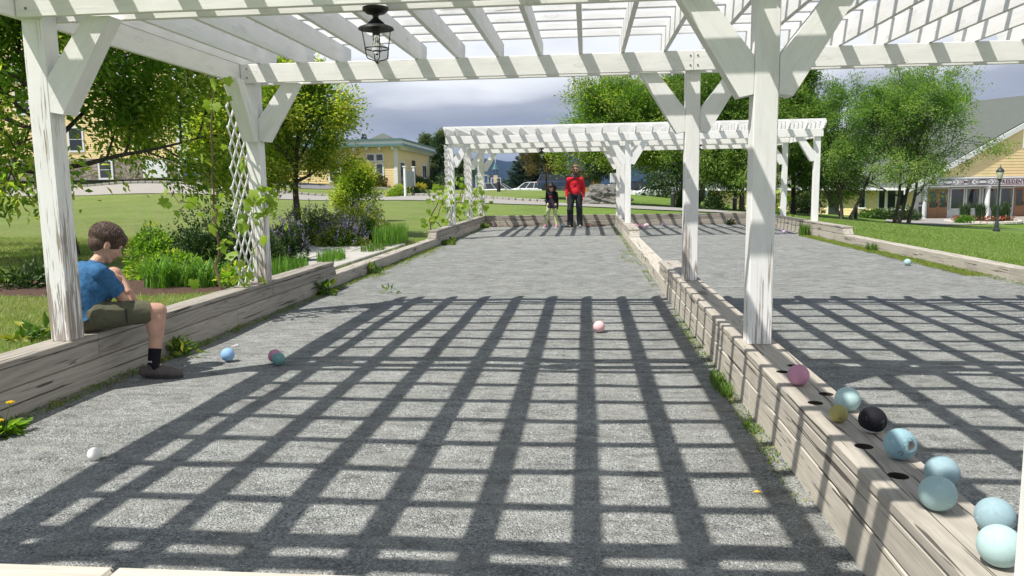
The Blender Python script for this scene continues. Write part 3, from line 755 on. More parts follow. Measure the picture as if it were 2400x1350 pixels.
def make_spruce(xy, height, radius, label, seed, mat=None, z=None, group=None):
    rng = np.random.default_rng(seed); zz = gz(*xy) if z is None else z
    t = empty('spruce_tree', (xy[0], xy[1], zz), 0, label, 'tree', group)
    tr = MB(); tr.tube([(0, 0, -.2), (0, 0, height*.5), (0, 0, height*.97)], [.14, .09, .015], 7); tr.build('trunk', bark, t, smooth=True)
    C = []; D = []
    nl = int(height*5.5)
    for l in range(nl):
        f = (l+.5)/nl; z = height*(.04+.94*f); R = radius*(1-f)**.85*rng.uniform(.85, 1.1)
        nb = max(5, int(13*(1-f)+4)); a0 = rng.uniform(0, 6.28)
        for b in range(nb):
            a = a0+b*6.283/nb+rng.normal(0, .12); Lb = R*rng.uniform(.75, 1.15); m = max(6, int(Lb*40))
            s = rng.uniform(.12, 1, m)**.8; w = (1-s)*.28*Lb+.05
            side = rng.uniform(-1, 1, m)*w
            x = np.cos(a)*s*Lb-np.sin(a)*side; y = np.sin(a)*s*Lb+np.cos(a)*side
            zz2 = z-.30*s*Lb+.28*Lb*s**2.4+rng.normal(0, .06, m)+rng.normal(0, .12)
            C.append(np.c_[x, y, zz2]); D.append(np.c_[np.cos(a)*np.ones(m)-np.sin(a)*side/w*.5, np.sin(a)*np.ones(m)+np.cos(a)*side/w*.5, rng.normal(.12, .25, m)])
    C = np.concatenate(C); D = np.concatenate(D)
    V, T = leaf_cards(C, D, .26, rng, aspect=.42, fold=.15)
    rn = rng.uniform(0, 1, len(C)); me = mesh_np('crown', V, T, mat or lf_spruce, {'rnd': np.repeat(rn, 4), 'tip': np.repeat((rn > .7)*rn, 4)})
    c = ob('crown', me, t); c['kind'] = 'stuff'; return t
make_spruce((-7.4, 96), 6.7, 3.4, 'blue spruce right behind the parked white cars', 71, z=.3)
make_spruce((-4.3, 97), 6.5, 3.0, 'blue spruce next to the back of the dark blue car', 72, z=.3)
make_spruce((-31.0, 107), 7.0, 2.8, 'spruce tip just right of the round young tree, above the yellow building', 73, z=2)
make_spruce((-28.8, 109), 6.6, 2.4, 'narrow spruce behind the peak of the small roof turret', 74, z=2)
make_tree('poplar_tree', (-18.0, 92), 7.6, 1.9, .13, 'upright grey green tree beside the far end of the yellow building', lf_pop, .24, 11, .5, 81, fork=.06, n_limb=16, updir=.75, shape='oval')
make_tree('poplar_tree', (-20.6, 97), 6.4, 1.7, .12, 'smaller upright tree peeking over the roof edge of the yellow building', lf_pop, .24, 11, .5, 82, fork=.06, n_limb=14, updir=.75, shape='oval')
make_tree('poplar_tree', (-14.4, 89), 3.8, 1.8, .12, 'bushy tree low behind the left posts of the far pergola', lf_pop, .22, 10, .5, 83, fork=.06, n_limb=14, updir=.5)
make_tree('maple_tree', (45, 96), 12.5, 4, .2, 'pale tree top showing above the ridge of the grey roof', lf_birch, .3, 14, .8, 84, fork=.2, n_limb=12, z=-1.5)
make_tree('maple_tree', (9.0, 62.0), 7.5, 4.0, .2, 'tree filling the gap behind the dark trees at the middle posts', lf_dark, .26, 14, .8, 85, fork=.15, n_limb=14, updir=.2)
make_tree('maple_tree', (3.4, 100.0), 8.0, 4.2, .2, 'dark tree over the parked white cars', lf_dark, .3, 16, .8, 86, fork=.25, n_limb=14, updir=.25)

# shrubs and garden plants
def make_bush(name, xy, rx, ry, h, label, mat, leaf=.06, n=6000, seed=1, cat='shrub', spikes=None, z=None, group=None, aspect=.45, tipf=.2, stems=True, flat=1.0, lumps=14):
    rng = np.random.default_rng(seed); zz = gz(*xy) if z is None else z
    t = empty(name, (xy[0], xy[1], zz), 0, label, cat, group)
    if stems:
        st = MB()
        for k in range(16):
            a = rng.uniform(0, 6.28); r = rng.uniform(.1, .7); st.tube([(0.06*math.cos(a), .06*math.sin(a), 0), (rx*r*.5*math.cos(a), ry*r*.5*math.sin(a), h*.45), (rx*r*math.cos(a), ry*r*math.sin(a), h*.8)], [.010, .007, .003], 4, cap=False)
        o = st.build('stems', bark, t); o['kind'] = 'stuff'
    # lumps: sub-clumps that give an uneven outline
    lc = rng.normal(0, 1, (lumps, 3)); lc /= np.linalg.norm(lc, axis=1)[:, None]; lc[:, 2] = np.abs(lc[:, 2]); lc *= rng.uniform(.45, .82, lumps)[:, None]
    lr = rng.uniform(.28, .5, lumps)
    k = rng.integers(0, lumps, n); u = rng.normal(0, 1, (n, 3)); u /= np.linalg.norm(u, axis=1)[:, None]
    S = lc[k]+u*(lr[k]*rng.uniform(.55, 1.08, n)**.5)[:, None]
    S[:, 2] = np.abs(S[:, 2]); C = S*np.array([rx, ry, h*.82*flat])
    D = u+rng.normal(0, .6, (n, 3)); D[:, 2] += .45
    V, T = leaf_cards(C, D, leaf, rng, aspect=aspect, droop=.1)
    cr = rng.uniform(0, 1, lumps); rn = np.clip(cr[k]*.5+rng.uniform(0, .6, n), 0, 1); rad = np.linalg.norm(S, axis=1)
    tip = ((rad > np.quantile(rad, 1-tipf)) & (rng.uniform(0, 1, n) < .5)).astype(float)
    c = ob('foliage', mesh_np('foliage', V, T, mat, {'rnd': np.repeat(rn, 4), 'tip': np.repeat(tip, 4)}), t); c['kind'] = 'stuff'
    if spikes:
        m, smat, sl = spikes; C2 = []; D2 = []; ssz = []
        a = rng.normal(0, 1, (m, 3)); a /= np.linalg.norm(a, axis=1)[:, None]; a[:, 2] = np.abs(a[:, 2])+.15; bp = a*np.array([rx, ry, h*.8])*rng.uniform(.85, 1.0, m)[:, None]
        dr = a*.7+np.array([0, 0, .9])+rng.normal(0, .15, (m, 3)); dr /= np.linalg.norm(dr, axis=1)[:, None]
        q = 12
        for j in range(q):
            C2.append(bp+dr*sl*(j/q)+rng.normal(0, .012, (m, 3))); D2.append(dr+rng.normal(0, .8, (m, 3)))
        V, T = leaf_cards(np.concatenate(C2), np.concatenate(D2), .035, rng, aspect=.8)
        c = ob('flower_spikes', mesh_np('flower_spikes', V, T, smat, {'rnd': rng.uniform(0, 1, len(V)), 'tip': np.zeros(len(V))}), t); c['kind'] = 'stuff'
    return t
make_bush('shrub', (-5.15, 10.4), .74, .6, 1.02, 'dark blue-green shrub with flower spikes left of the lattice post', lf_dark, .055, 14000, 101, spikes=(110, lf_dark, .2), tipf=.1)
make_bush('shrub', (-4.75, 11.6), .42, .4, .78, 'dark leafy shrub just behind the lattice post', lf_dark, .06, 4200, 102, spikes=(40, lf_lav, .12))
make_bush('shrub', (-5.6, 15.3), .72, .6, .80, 'low dense shrub speckled with purple flower spikes left half of the bed', lf_weed, .055, 9000, 103, spikes=(90, lf_lav, .22))
make_bush('shrub', (-4.75, 14.55), .5, .4, .55, 'small purple flowering shrub at the patio edge', lf_weed, .05, 4200, 104, spikes=(60, lf_lav, .2))
make_bush('shrub', (-4.85, 15.6), .78, .7, .82, 'tall light green bushy shrub right of the purple flowers', lf_weed, .06, 9500, 105, spikes=(60, lf_lav, .2))
make_bush('shrub', (-5.75, 9.75), .34, .3, .80, 'light green shrub with paired leaves above the day lilies', lf_crab, .06, 2100, 106, aspect=.5, lumps=9, tipf=.03)
make_bush('shrub', (-5.35, 9.45), .5, .4, .40, 'low green mound beside the dark shrub', lf_crab, .06, 2600, 107, tipf=.04)
make_bush('leafy_plant', (-6.75, 8.6), .34, .3, .34, 'small plant with long leaves in the mulch at the left edge', lf_dark, .14, 260, 108, cat='plant', aspect=.3, stems=False)
make_bush('leafy_plant', (-3.98, 8.45), .24, .24, .32, 'green leafy plant at the foot of the lattice', lf_crab, .1, 420, 109, cat='plant', aspect=.45, stems=False)
make_bush('leafy_plant', (-4.36, 5.6), .16, .14, .13, 'broad leaved weed in the lawn beside the wall', lf_weed, .13, 60, 110, cat='plant', aspect=.4, stems=False)

def blades(name, c, rx, ry, n, L, label, mat, seed, cat='plant', z=None, width=.014, arch=.5, group=None, rot=0):
    """a clump of strap leaves arching outwards"""
    rng = np.random.default_rng(seed); zz = gz(*c) if z is None else z
    t = empty(name, (c[0], c[1], zz), rot, label, cat, group); V = []; T = []; R = []
    for i in range(n):
        a = rng.uniform(0, 6.283); r = math.sqrt(rng.uniform(0, 1)); b = np.array([rx*r*math.cos(a), ry*r*math.sin(a), 0.])
        o = rng.uniform(0, 6.283); dx, dy = math.cos(o), math.sin(o); l = L*rng.uniform(.65, 1.15); ar = arch*rng.uniform(.4, 1.3); w = width*rng.uniform(.7, 1.3)
        px, py = -dy, dx; k0 = len(V); m = 6; rr = rng.uniform()
        for j in range(m+1):
            s = j/m; hz = l*(s-ar*.55*s*s*s); ho = l*ar*.75*s*s; ww = w*(1-s)**.6*.5+.0005
            p = b+np.array([dx*ho, dy*ho, hz]); V.append(p+np.array([px, py, 0])*ww); V.append(p-np.array([px, py, 0])*ww); R += [rr, rr]
        for j in range(m): q = k0+j*2; T.append((q, q+1, q+3, q+2))
    c = ob('leaves', mesh_np('leaves', np.array(V), np.array(T), mat, {'rnd': np.array(R), 'tip': np.zeros(len(V))}, k=4), t); c['kind'] = 'stuff'
    return t
blades('day_lily', (-4.98, 8.6), .22, .2, 190, .52, 'clump of arching day lily leaves nearer the boy', lf_lily, 121, arch=.8, width=.02)
blades('day_lily', (-4.50, 8.62), .22, .2, 190, .50, 'clump of arching day lily leaves nearer the lattice', lf_lily, 122, arch=.8, width=.02)
blades('day_lily', (-3.98, 9.6), .30, .8, 620, .30, 'upright grassy leaves right of the lattice post', lf_lily, 123, arch=.25, width=.013)
blades('day_lily', (-3.98, 11.7), .16, .5, 300, .24, 'low grassy tuft between the wall and the patio slabs', lf_lily, 124, arch=.2, width=.012)
blades('iris_clump', (-3.92, 15.2), .28, .9, 620, .46, 'upright iris leaves where the far high wall begins', lf_lily, 125, arch=.22, width=.02)
blades('iris_clump', (-3.85, 13.6), .2, .5, 200, .18, 'short grassy leaves along the low wall by the purple shrubs', lf_weed, 126, arch=.3)

# weeds along the walls: ground cover nobody could count
def scatter_weeds(name, rects, n, size, mat, seed, tipv=0):
    rng = np.random.default_rng(seed); C = []
    for (x0, x1, y0, y1, wgt) in rects:
        m = int(n*wgt); k = max(3, int(m/26)); cx = rng.uniform(x0, x1, k); cy = rng.uniform(y0, y1, k); j = rng.integers(0, k, m)
        C.append(np.c_[np.clip(cx[j]+rng.normal(0, .045, m), x0, x1), cy[j]+rng.normal(0, .09, m), np.abs(rng.normal(0, .012, m))+.004])
    C = np.concatenate(C); m = len(C); D = np.c_[rng.normal(0, 1, (m, 2)), rng.uniform(.1, 1.3, m)]
    V, T = leaf_cards(C, D, size, rng, aspect=.3); c = ob(name, mesh_np(name, V, T, mat, {'rnd': np.repeat(rng.uniform(0, 1, m), 4), 'tip': np.repeat((rng.uniform(0, 1, m) < .35)*1., 4)}))
    return tag(c, kind='stuff')
scatter_weeds('weeds', [(XL, XL+.10, 3.0, 8, .8), (XL, XL+.12, 8, 17, 2.0), (XL, XL+.12, 17, 25, .6), (XC0-.07, XC0, 3.2, 5.0, .22), (XC0-.06, XC0, 5.4, 8, .2), (XC0-.08, XC0, 10, 24, .7), (XR-.30, XR, 11, 19.5, 6.5), (XR-.12, XR, 8, 14, .6), (XC0-.28, XC0-.08, 13, 16, .12), (XL+.1, XL+.3, 11, 17, .35)], 3800, .022, lf_weed, 131)
def tuft(x, y, label, seed, n=60, L=.1, r=.08, mat=None, name='weed_tuft', z=0):
    return make_bush(name, (x, y), r, r, L*1.6, label, mat or lf_weed, L, n, seed, cat='weed', z=z, aspect=.3, stems=False, lumps=5)
tuft(XL+.09, 9.3, 'broad leaved weed at the end of the near high wall', 141, 60, .15, .12)
tuft(XL+.10, 11.6, 'weed clump halfway along the low left wall', 142, 90, .1, .12)
tuft(XL+.16, 17.7, 'round leafy weed at the start of the far high wall', 143, 420, .07, .3)
tuft(XL+.10, 18.3, 'thin tall weed against the far left wall', 144, 90, .09, .09)
tuft(XL+.10, 24.4, 'weed clump in the far left corner of the court', 145, 240, .09, .2)
tuft(XL+.12, 5.85, 'sprawling weed with dry stems beside the boy\'s shoe', 146, 130, .09, .14)
blades('weed_tuft', (XC0-.06, 5.0), .05, .32, 360, .085, 'grassy weed mat against the divider below the big middle post', lf_weed, 147, cat='weed', z=0, width=.006, arch=.6)
blades('weed_tuft', (XC0-.05, 4.1), .04, .1, 110, .06, 'small grass tuft against the divider, nearest the viewer', lf_weed, 1471, cat='weed', z=0, width=.005, arch=.6)
blades('weed_tuft', (XR-.15, 19.6), .12, .2, 260, .34, 'tall weed in front of the right court wall below the vine', lf_weed, 148, cat='weed', z=0, width=.012, arch=.3)
blades('weed_tuft', (XR-.10, 15.2), .1, .2, 120, .20, 'coarse grass tuft against the right court wall', lf_weed, 149, cat='weed', z=0, width=.012, arch=.6)
tuft(4.55, 25.1, 'dry brown weed at the foot of the far end wall', 150, 120, .12, .14, lf_red)
tuft(-2.5, 9.5, 'small green weed lying on the gravel near the left wall', 151, 26, .07, .1)

# dandelion bottom left
t = empty('dandelion', (-3.24, 3.86, 0), 0, 'dandelion plant with two yellow flowers beside the wall in the bottom corner', 'plant')
rng = np.random.default_rng(5); n = 60; a = rng.uniform(0, 6.28, n); C = np.c_[np.cos(a)*.03, np.sin(a)*.03, rng.uniform(.0, .03, n)]; D = np.c_[np.cos(a), np.sin(a), rng.uniform(.1, 1.0, n)]
V, T = leaf_cards(C, D, .11, rng, aspect=.28, droop=.35); o = ob('leaves', mesh_np('leaves', V, T, lf_crab, {'rnd': np.repeat(rng.uniform(0, 1, n), 4), 'tip': np.zeros(len(V))}), t); o['kind'] = 'stuff'
yel = simple('dandelion_yellow', (.80, .55, .01), .6); stem_g = simple('stem_green', (.13, .22, .04), .6)
for (x, y, z) in [(.04, .02, .17), (.055, -.09, .10)]:
    f = MB(); f.tube([(0, 0, 0), (x*.5, y*.5, z*.6), (x, y, z)], .0022, 5); f.build('stem', stem_g, t)
    f = MB(); rr = random.Random(3)
    for k in range(60):
        aa = rr.uniform(0, 6.28); r = rr.uniform(.003, .019); f.box((x+math.cos(aa)*r, y+math.sin(aa)*r, z+.008-r*.25), (.011, .003, .006), aa)
    f.lathe([(.004, -.006), (.010, 0), (.016, .004), (0, .006)], (x, y, z), 10); f.build('flower', yel, t)

# mulch beds, patio slabs
def patch(name, poly, mat, dz, kind='structure'):
    V = []; from mathutils.geometry import tessellate_polygon
    xs = [p[0] for p in poly]; ys = [p[1] for p in poly]
    # smooth closed outline fan, sampled
    c = (sum(xs)/len(xs), sum(ys)/len(ys)); m = 6; n = len(poly); V = []; F = []
    for k in range(m+1):
        for p in poly:
            f = k/m; x = c[0]+(p[0]-c[0])*f; y = c[1]+(p[1]-c[1])*f; V.append((x, y, gz(x, y)+dz*(1 if k < m else .2)))
    for k in range(m):
        for i in range(n): F.append((k*n+i, k*n+(i+1) % n, (k+1)*n+(i+1) % n, (k+1)*n+i))
    return tag(ob(name, mesh_from(name, V, F, mat, True)), kind=kind)
def blob_poly(cx, cy, rx, ry, n=24, seed=1, wob=.12):
    r = random.Random(seed); return [(cx+rx*math.cos(2*math.pi*i/n)*(1+r.uniform(-wob, wob)), cy+ry*math.sin(2*math.pi*i/n)*(1+r.uniform(-wob, wob))) for i in range(n)]
patch('mulch_bed', blob_poly(-5.75, 8.75, 2.1, .85, 30, 4, .04), mulch_m, .035)
patch('mulch_bed', blob_poly(-5.2, 15.9, 1.55, 1.35, 26, 5, .05), mulch_m, .035)
slab = simple('patio_stone', (.46, .44, .40), .85, var=.16, scale=5, bmp=.15)
pat = empty('patio', (-5.6, 12.4, gz(-5.6, 12.4)), 0, 'stone slab patio beside the low left wall', 'patio')
rr = random.Random(9)
y = 10.5; row = 0
while y < 14.7:
    dy = .58; x = -3.60-(.3 if row % 2 else 0); x1 = -3.60
    while x1 > -8.0:
        L = rr.choice([.6, .9, .9, .6]); x0 = x1-L; cx = (x0+x1)/2; cy = y+dy/2
        inside = (x0 > -7.6+.5*abs(y-12.4))
        if inside:
            me = board_mesh('slab', L-.03, dy-.03, .08, .008)
            if not me.materials: me.materials.append(slab)
            z = gz(cx, cy); M = Matrix.Rotation(rr.uniform(-.006, .006), 4, 'Y'); M.translation = (cx+5.6, cy-12.4, z-gz(-5.6, 12.4)+.0+rr.uniform(-.004, .004)); ob('slab', me, pat, M)
        x1 = x0
    y += dy; row += 1

# grass blades on the near lawns
def lawn_blades(name, x0, x1, y0, y1, n, L, seed, excl=None, w=.005):
    rng = np.random.default_rng(seed); x = rng.uniform(x0, x1, n); y = rng.uniform(y0, y1, n)
    k = np.ones(n, bool)
    for (cx, cy, rx, ry) in excl or []: k &= ((x-cx)/rx)**2+((y-cy)/ry)**2 > 1
    x, y = x[k], y[k]; n = len(x); z = np.concatenate([ground_np(x[i:i+20000], y[i:i+20000]) for i in range(0, n, 20000)])
    a = rng.uniform(0, 6.283, n); l = L*rng.uniform(.5, 1.3, n); ln = rng.normal(0, .55, (n, 2))
    b = np.c_[x, y, z]; s = np.c_[np.cos(a), np.sin(a), np.zeros(n)]*(w*rng.uniform(.6, 1.3, n))[:, None]
    t = b+np.c_[ln*l[:, None], l]
    V = np.stack([b-s, b+s, t], 1).reshape(-1, 3); T = np.arange(n*3).reshape(-1, 3)
    pt = np.sin(x*1.7+y*.6)*.5+np.sin(x*.5-y*1.1)*.5
    dry = np.clip(.35+.3*pt+rng.normal(0, .35, n), 0, 1)*(.85 if x1 < 0 else .25)
    return tag(ob(name, mesh_np(name, V, T, lf_blade, {'rnd': np.repeat(rng.uniform(0, 1, n), 3), 'tip': np.repeat(dry, 3)})), kind='stuff')
lawn_blades('grass', -9.5, -3.57, 4.2, 9.0, 90000, .045, 201, [(-5.75, 8.75, 2.1, .85)], .004)
lawn_blades('grass', -16, -3.58, 8.8, 17, 100000, .045, 202, [(-5.75, 8.75, 2.1, .85), (-5.6, 12.4, 2.2, 2.2), (-5.2, 15.9, 1.5, 1.3)], .007)
lawn_blades('grass', 5.72, 13, 10, 22, 110000, .055, 203, None, .007)
lawn_blades('grass', 5.72, 20, 20, 34, 90000, .06, 204, None, .011)
# ---------------------------------------------------------------- roads
strip('road', [(-60, 62.5, 3.0), (-40, 61.8, 3.0), (-30, 61.0, 3.0), (-22, 62.5, 2.6), (-16.8, 64.0, 2.0)], asphalt, .035, 1.2)
strip('path', [(-55, 52.5, 1.7), (-37, 54.2, 1.9), (-25, 54.4, 2.1), (-17, 52.6, 2.1), (-9, 47.5, 2.0), (-3, 41.5, 1.8), (1.4, 36.4, 1.7), (4.0, 33.4, 1.6), (6.8, 32.2, 1.3)], concrete, .04, .8)
strip('entrance_paving', [(18.0, 45.5, .5), (20.5, 50, 2.0), (24, 54.5, 3.6), (30, 56.8, 4.6), (42, 61, 5)], concrete, .04, .8)
strip('path', [(18.3, 43.8, .18), (24, 42.5, .2), (34, 42.2, .22)], concrete, .05, .8)
cb = MB(); rr = random.Random(2)
cp = [(-55, 54.6), (-37, 56.4), (-25, 56.8), (-16, 55.0), (-8.0, 49.5), (-4.5, 45.6), (-1.8, 43.0)]
for (x0, y0), (x1, y1) in zip(cp[:-1], cp[1:]):
    L = math.hypot(x1-x0, y1-y0); n = int(L/.55); a = math.atan2(y1-y0, x1-x0)
    for k in range(n):
        f = (k+.5)/n; x, y = x0+(x1-x0)*f, y0+(y1-y0)*f; cb.box((x, y, gz(x, y)+.07+rr.uniform(-.01, .01)), (.52, .26, .2), a+rr.uniform(-.05, .05), bevel=.03)
tag(cb.build('kerb', concrete), kind='structure')

# ---------------------------------------------------------------- lattice, vines
def lattice(x, y0, y1, z0, z1, label, sx=1):
    t = empty('lattice_panel', (x, y0, z0), 0, label, 'lattice'); W = y1-y0; H = z1-z0; p = .105
    k = 0
    for sgn in (1, -1):
        c = -H
        c = -W if sgn > 0 else 0
        while c < H+(W if sgn < 0 else 0):
            # strip z = c + 1.35*(s) for sgn>0, z = c - 1.35*s for sgn<0, clipped to the panel
            m = 1.35; pts = []
            for s in (0, W):
                z = c+sgn*m*s
                if 0 <= z <= H: pts.append((s, z))
            for z in (0, H):
                s = (z-c)/(sgn*m)
                if 0 < s < W: pts.append((s, z))
            if len(pts) >= 2:
                a, b = pts[0], pts[1]
                if math.hypot(a[0]-b[0], a[1]-b[1]) > .05:
                    o = board('lath', (sgn*.003, a[0], a[1]), (sgn*.003, b[0], b[1]), .006, .028, white, t, up=(0, 1, .01), b=.001, peel=.1)
            c += p*1.9
    return t
lattice(XL-.165, 7.43, 7.86, WH, 2.36, 'white lattice panel standing left of the second post, in the vine')
LF = ['nearest of the three far left posts', 'middle one of the three far left posts', 'last of the three far left posts']
for i, y in enumerate(ROWS_F): lattice(XL-.165, y-.35, y+.14, WH, 2.36, 'narrow white lattice strip on the '+LF[i])
lattice(XR+.185, ROWS_F[2]-.9, ROWS_F[2]-.45, WH, 2.36, 'twisted white lattice strip by the far right posts')

def vine_leaf_mesh():
    if 'vine_leaf' in bpy.data.meshes: return bpy.data.meshes['vine_leaf']
    out = [(0, 0), (.25, -.12), (.55, .02), (.45, .28), (.68, .55), (.40, .62), (.22, .82), (0, 1.05)]
    V = [(0, .38, .05)]+[(x, y, -.10*abs(x)+.05*math.sin(y*4)) for x, y in out]+[(-x, y, -.10*abs(x)+.05*math.sin(y*4)) for x, y in reversed(out[1:-1])]
    n = len(V)-1; F = [(0, i+1, (i+1) % n+1) for i in range(n)]
    me = mesh_from('vine_leaf', V, F, lf_vine, True)
    a = me.attributes.new('rnd', 'FLOAT', 'POINT'); a.data.foreach_set('value', [.5]*len(V)); return me
def vine_leaf_mesh_v(r):
    k = 'vine_leaf_%d' % int(r*3)
    if k in _bc: return _bc[k]
    me = vine_leaf_mesh().copy(); me.attributes['rnd'].data.foreach_set('value', [r]*len(me.vertices)); _bc[k] = me; return me
def vine(base, pts, label, n, size, seed, rad=.1, extra=None, cat='vine'):
    rng = np.random.default_rng(seed); t = empty('grape_vine', base, 0, label, cat)
    B = Vector(base)
    st = MB(); allp = []
    for line, r in pts:
        P = []
        for a, b in zip(line[:-1], line[1:]):
            for k in range(5): P.append(Vector(a).lerp(Vector(b), k/5)+Vector(rng.normal(0, .015, 3).tolist()))
        P.append(Vector(line[-1])); st.tube([p-B for p in P], [r*(1-.6*i/len(P)) for i in range(len(P))], 5); allp += P[2:]
    st.build('stem', simple_stem, t, smooth=True)
    for i in range(n):
        p = allp[rng.integers(0, len(allp))]; q = p+Vector(rng.normal(0, rad, 3).tolist())
        s = size*rng.uniform(.45, 1.2); R = Matrix.Rotation(rng.uniform(0, 6.28), 4, 'Z') @ Matrix.Rotation(rng.uniform(-1.9, -.5), 4, 'X') @ Matrix.Rotation(rng.normal(0, .4), 4, 'Y')
        M = Matrix.Translation(q-B) @ R @ Matrix.Scale(s, 4); ob('leaf', vine_leaf_mesh_v(rng.uniform()), t, M)
    return t
simple_stem = simple('vine_stem', (.14, .085, .055), .85, var=.3, scale=30)
xv = XL-.20
vine((xv, 7.1, .17), [([(xv, 7.12, .17), (xv-.02, 7.2, .7), (xv-.04, 7.22, 1.2), (xv-.02, 7.2, 1.8), (xv, 7.25, 2.4)], .014),
     ([(xv-.02, 7.2, .8), (xv+.1, 7.3, .9), (xv+.2, 7.5, 1.1), (xv+.15, 7.6, 1.5)], .006), ([(xv-.03, 7.2, 1.1), (xv-.28, 7.1, 1.2), (xv-.45, 7.05, 1.35)], .005), ([(xv, 7.2, .35), (xv+.15, 7.45, .55), (xv+.32, 7.5, .95), (XL+.08, 7.8, 1.3), (XL+.1, 7.9, 1.0)], .004)],
     'grape vine with big yellow green leaves climbing the near lattice panel', 80, .10, 301, .08)
for i, y in enumerate(ROWS_F):
    x = XL-.26
    vine((x-.3, y-.2, .17), [([(x-.32, y-.25, .17), (x-.35, y-.2, .5), (x-.12, y-.3, .9), (x+.05, y-.3, 1.3)], .02), ([(x+.05, y-.2, .17), (x-.2, y-.2, .5), (x, y-.33, .9), (x+.1, y-.3, 1.6)], .014), ([(x-.1, y-.2, .17), (x+.2, y-.2, .5), (x+.3, y-.35, .95)], .012)],
         'thin grape vine at the foot of the '+LF[i], 60, .15, 310+i, .13)
x = XR+.22; y = ROWS_F[2]-.7
vine((x, y, .15), [([(x, y, .15), (x+.05, y, 1), (x-.03, y, 1.8), (x+.05, y, 2.45)], .025), ([(x+.1, y-.1, .15), (x+.15, y, 1.2), (x+.1, y, 2.2)], .02), ([(x, y, .4), (x+.5, y-.1, .9), (x+.3, y, 1.5)], .01), ([(x, y, .4), (x-.4, y-.1, .8), (x-.5, y, 1.4)], .01)],
     'woody grape vine with bright leaf clusters by the last right post', 60, .16, 330, .15)

# ---------------------------------------------------------------- lanterns and notice boxes
bulb_m = None
def glass_clear():
    m, t, bs, out = material('bulb_glass'); setin(t, bs.inputs['Base Color'], (.95, .95, .93)); bs.inputs['Roughness'].default_value = .04; bs.inputs['Transmission Weight'].default_value = 1.0; bs.inputs['IOR'].default_value = 1.2; return m
bulb_m = glass_clear(); wire_m = simple('filament', (.25, .22, .2), .4, 1)
def lantern(loc, label):
    t = empty('hanging_lantern', loc, 0, label, 'lantern', 'lanterns hung under the pergola beams')
    a = MB(); a.lathe([(.078, 0), (.078, -.015), (.055, -.035), (.022, -.042), (.016, -.06), (.03, -.072), (.05, -.09), (.04, -.092)], n=24); a.build('ceiling_mount', metal_black, t, True)
    a = MB(); a.lathe([(.03, -.082), (.055, -.098), (.105, -.118), (.108, -.128), (.10, -.128), (.055, -.108), (.03, -.10)], n=28); a.build('shade', metal_black, t, True)
    a = MB(); a.lathe([(.022, -.095), (.022, -.155), (.018, -.16), (.0, -.16)], n=14); a.build('socket', metal_black, t, True)
    for k in range(4):
        an = k*math.pi/2+.5; c, s = math.cos(an), math.sin(an); a = MB()
        a.tube([(c*.088, s*.088, -.125), (c*.074, s*.074, -.22), (c*.066, s*.066, -.28), (c*.062, s*.062, -.295), (c*.045, s*.045, -.305), (c*.015, s*.015, -.312), (c*.003, s*.003, -.328)], .0035, 6); a.build('cage_wire', metal_black, t, True)
    a = MB(); P = [(math.cos(2*math.pi*k/24)*.0715, math.sin(2*math.pi*k/24)*.0715, -.24) for k in range(25)]; a.tube(P, .004, 6); a.build('cage_ring', metal_black, t, True)
    a = MB(); a.lathe([(.012, -.158), (.013, -.175), (.022, -.20), (.032, -.235), (.028, -.262), (.012, -.276), (0, -.279)], n=18); b = a.build('bulb', bulb_m, t, True)
    f = MB()
    for k in range(6):
        an = k*1.047; f.tube([(math.cos(an)*.005, math.sin(an)*.005, -.17), (math.cos(an+.3)*.010, math.sin(an+.3)*.010, -.235)], .0008, 3)
    f.build('filament', wire_m, b)
    return t
lantern((-1.265, ROWS_N[1]+.07, ZB), 'black cage lantern with clear bulb hanging from the near pergola beam')
lantern((-1.30, ROWS_F[1]+.07, ZB), 'small black lantern under the far pergola above the girl and the man')
lantern((3.2, ROWS_F[1]+.07, ZB), 'small black lantern under the far pergola over the right court')
def notice(x, y, z0, z1, w, label):
    t = empty('notice_box', (x, y, z0), 0, label, 'notice box'); h = z1-z0
    board('box', (w/2, 0, h/2-.0), (w/2, .0001, h/2), .001, .001, trim, None) if False else None
    a = MB(); a.box((w/2, .03, h/2), (w, .06, h), bevel=.006); a.build('box', trim, t)
    a = MB(); a.box((w/2, -.004, h/2), (w*.8, .006, h*.85), bevel=.002); a.build('panel', simple('paper', (.66, .68, .70), .6), t); return t
notice(.76, ROWS_F[2]+.05, 1.38, 1.70, .20, 'small white notice box on the last middle post of the far pergola')
notice(.885, 1.63, 1.38, 1.95, .07, 'white box on the post at the right edge, above the balls')

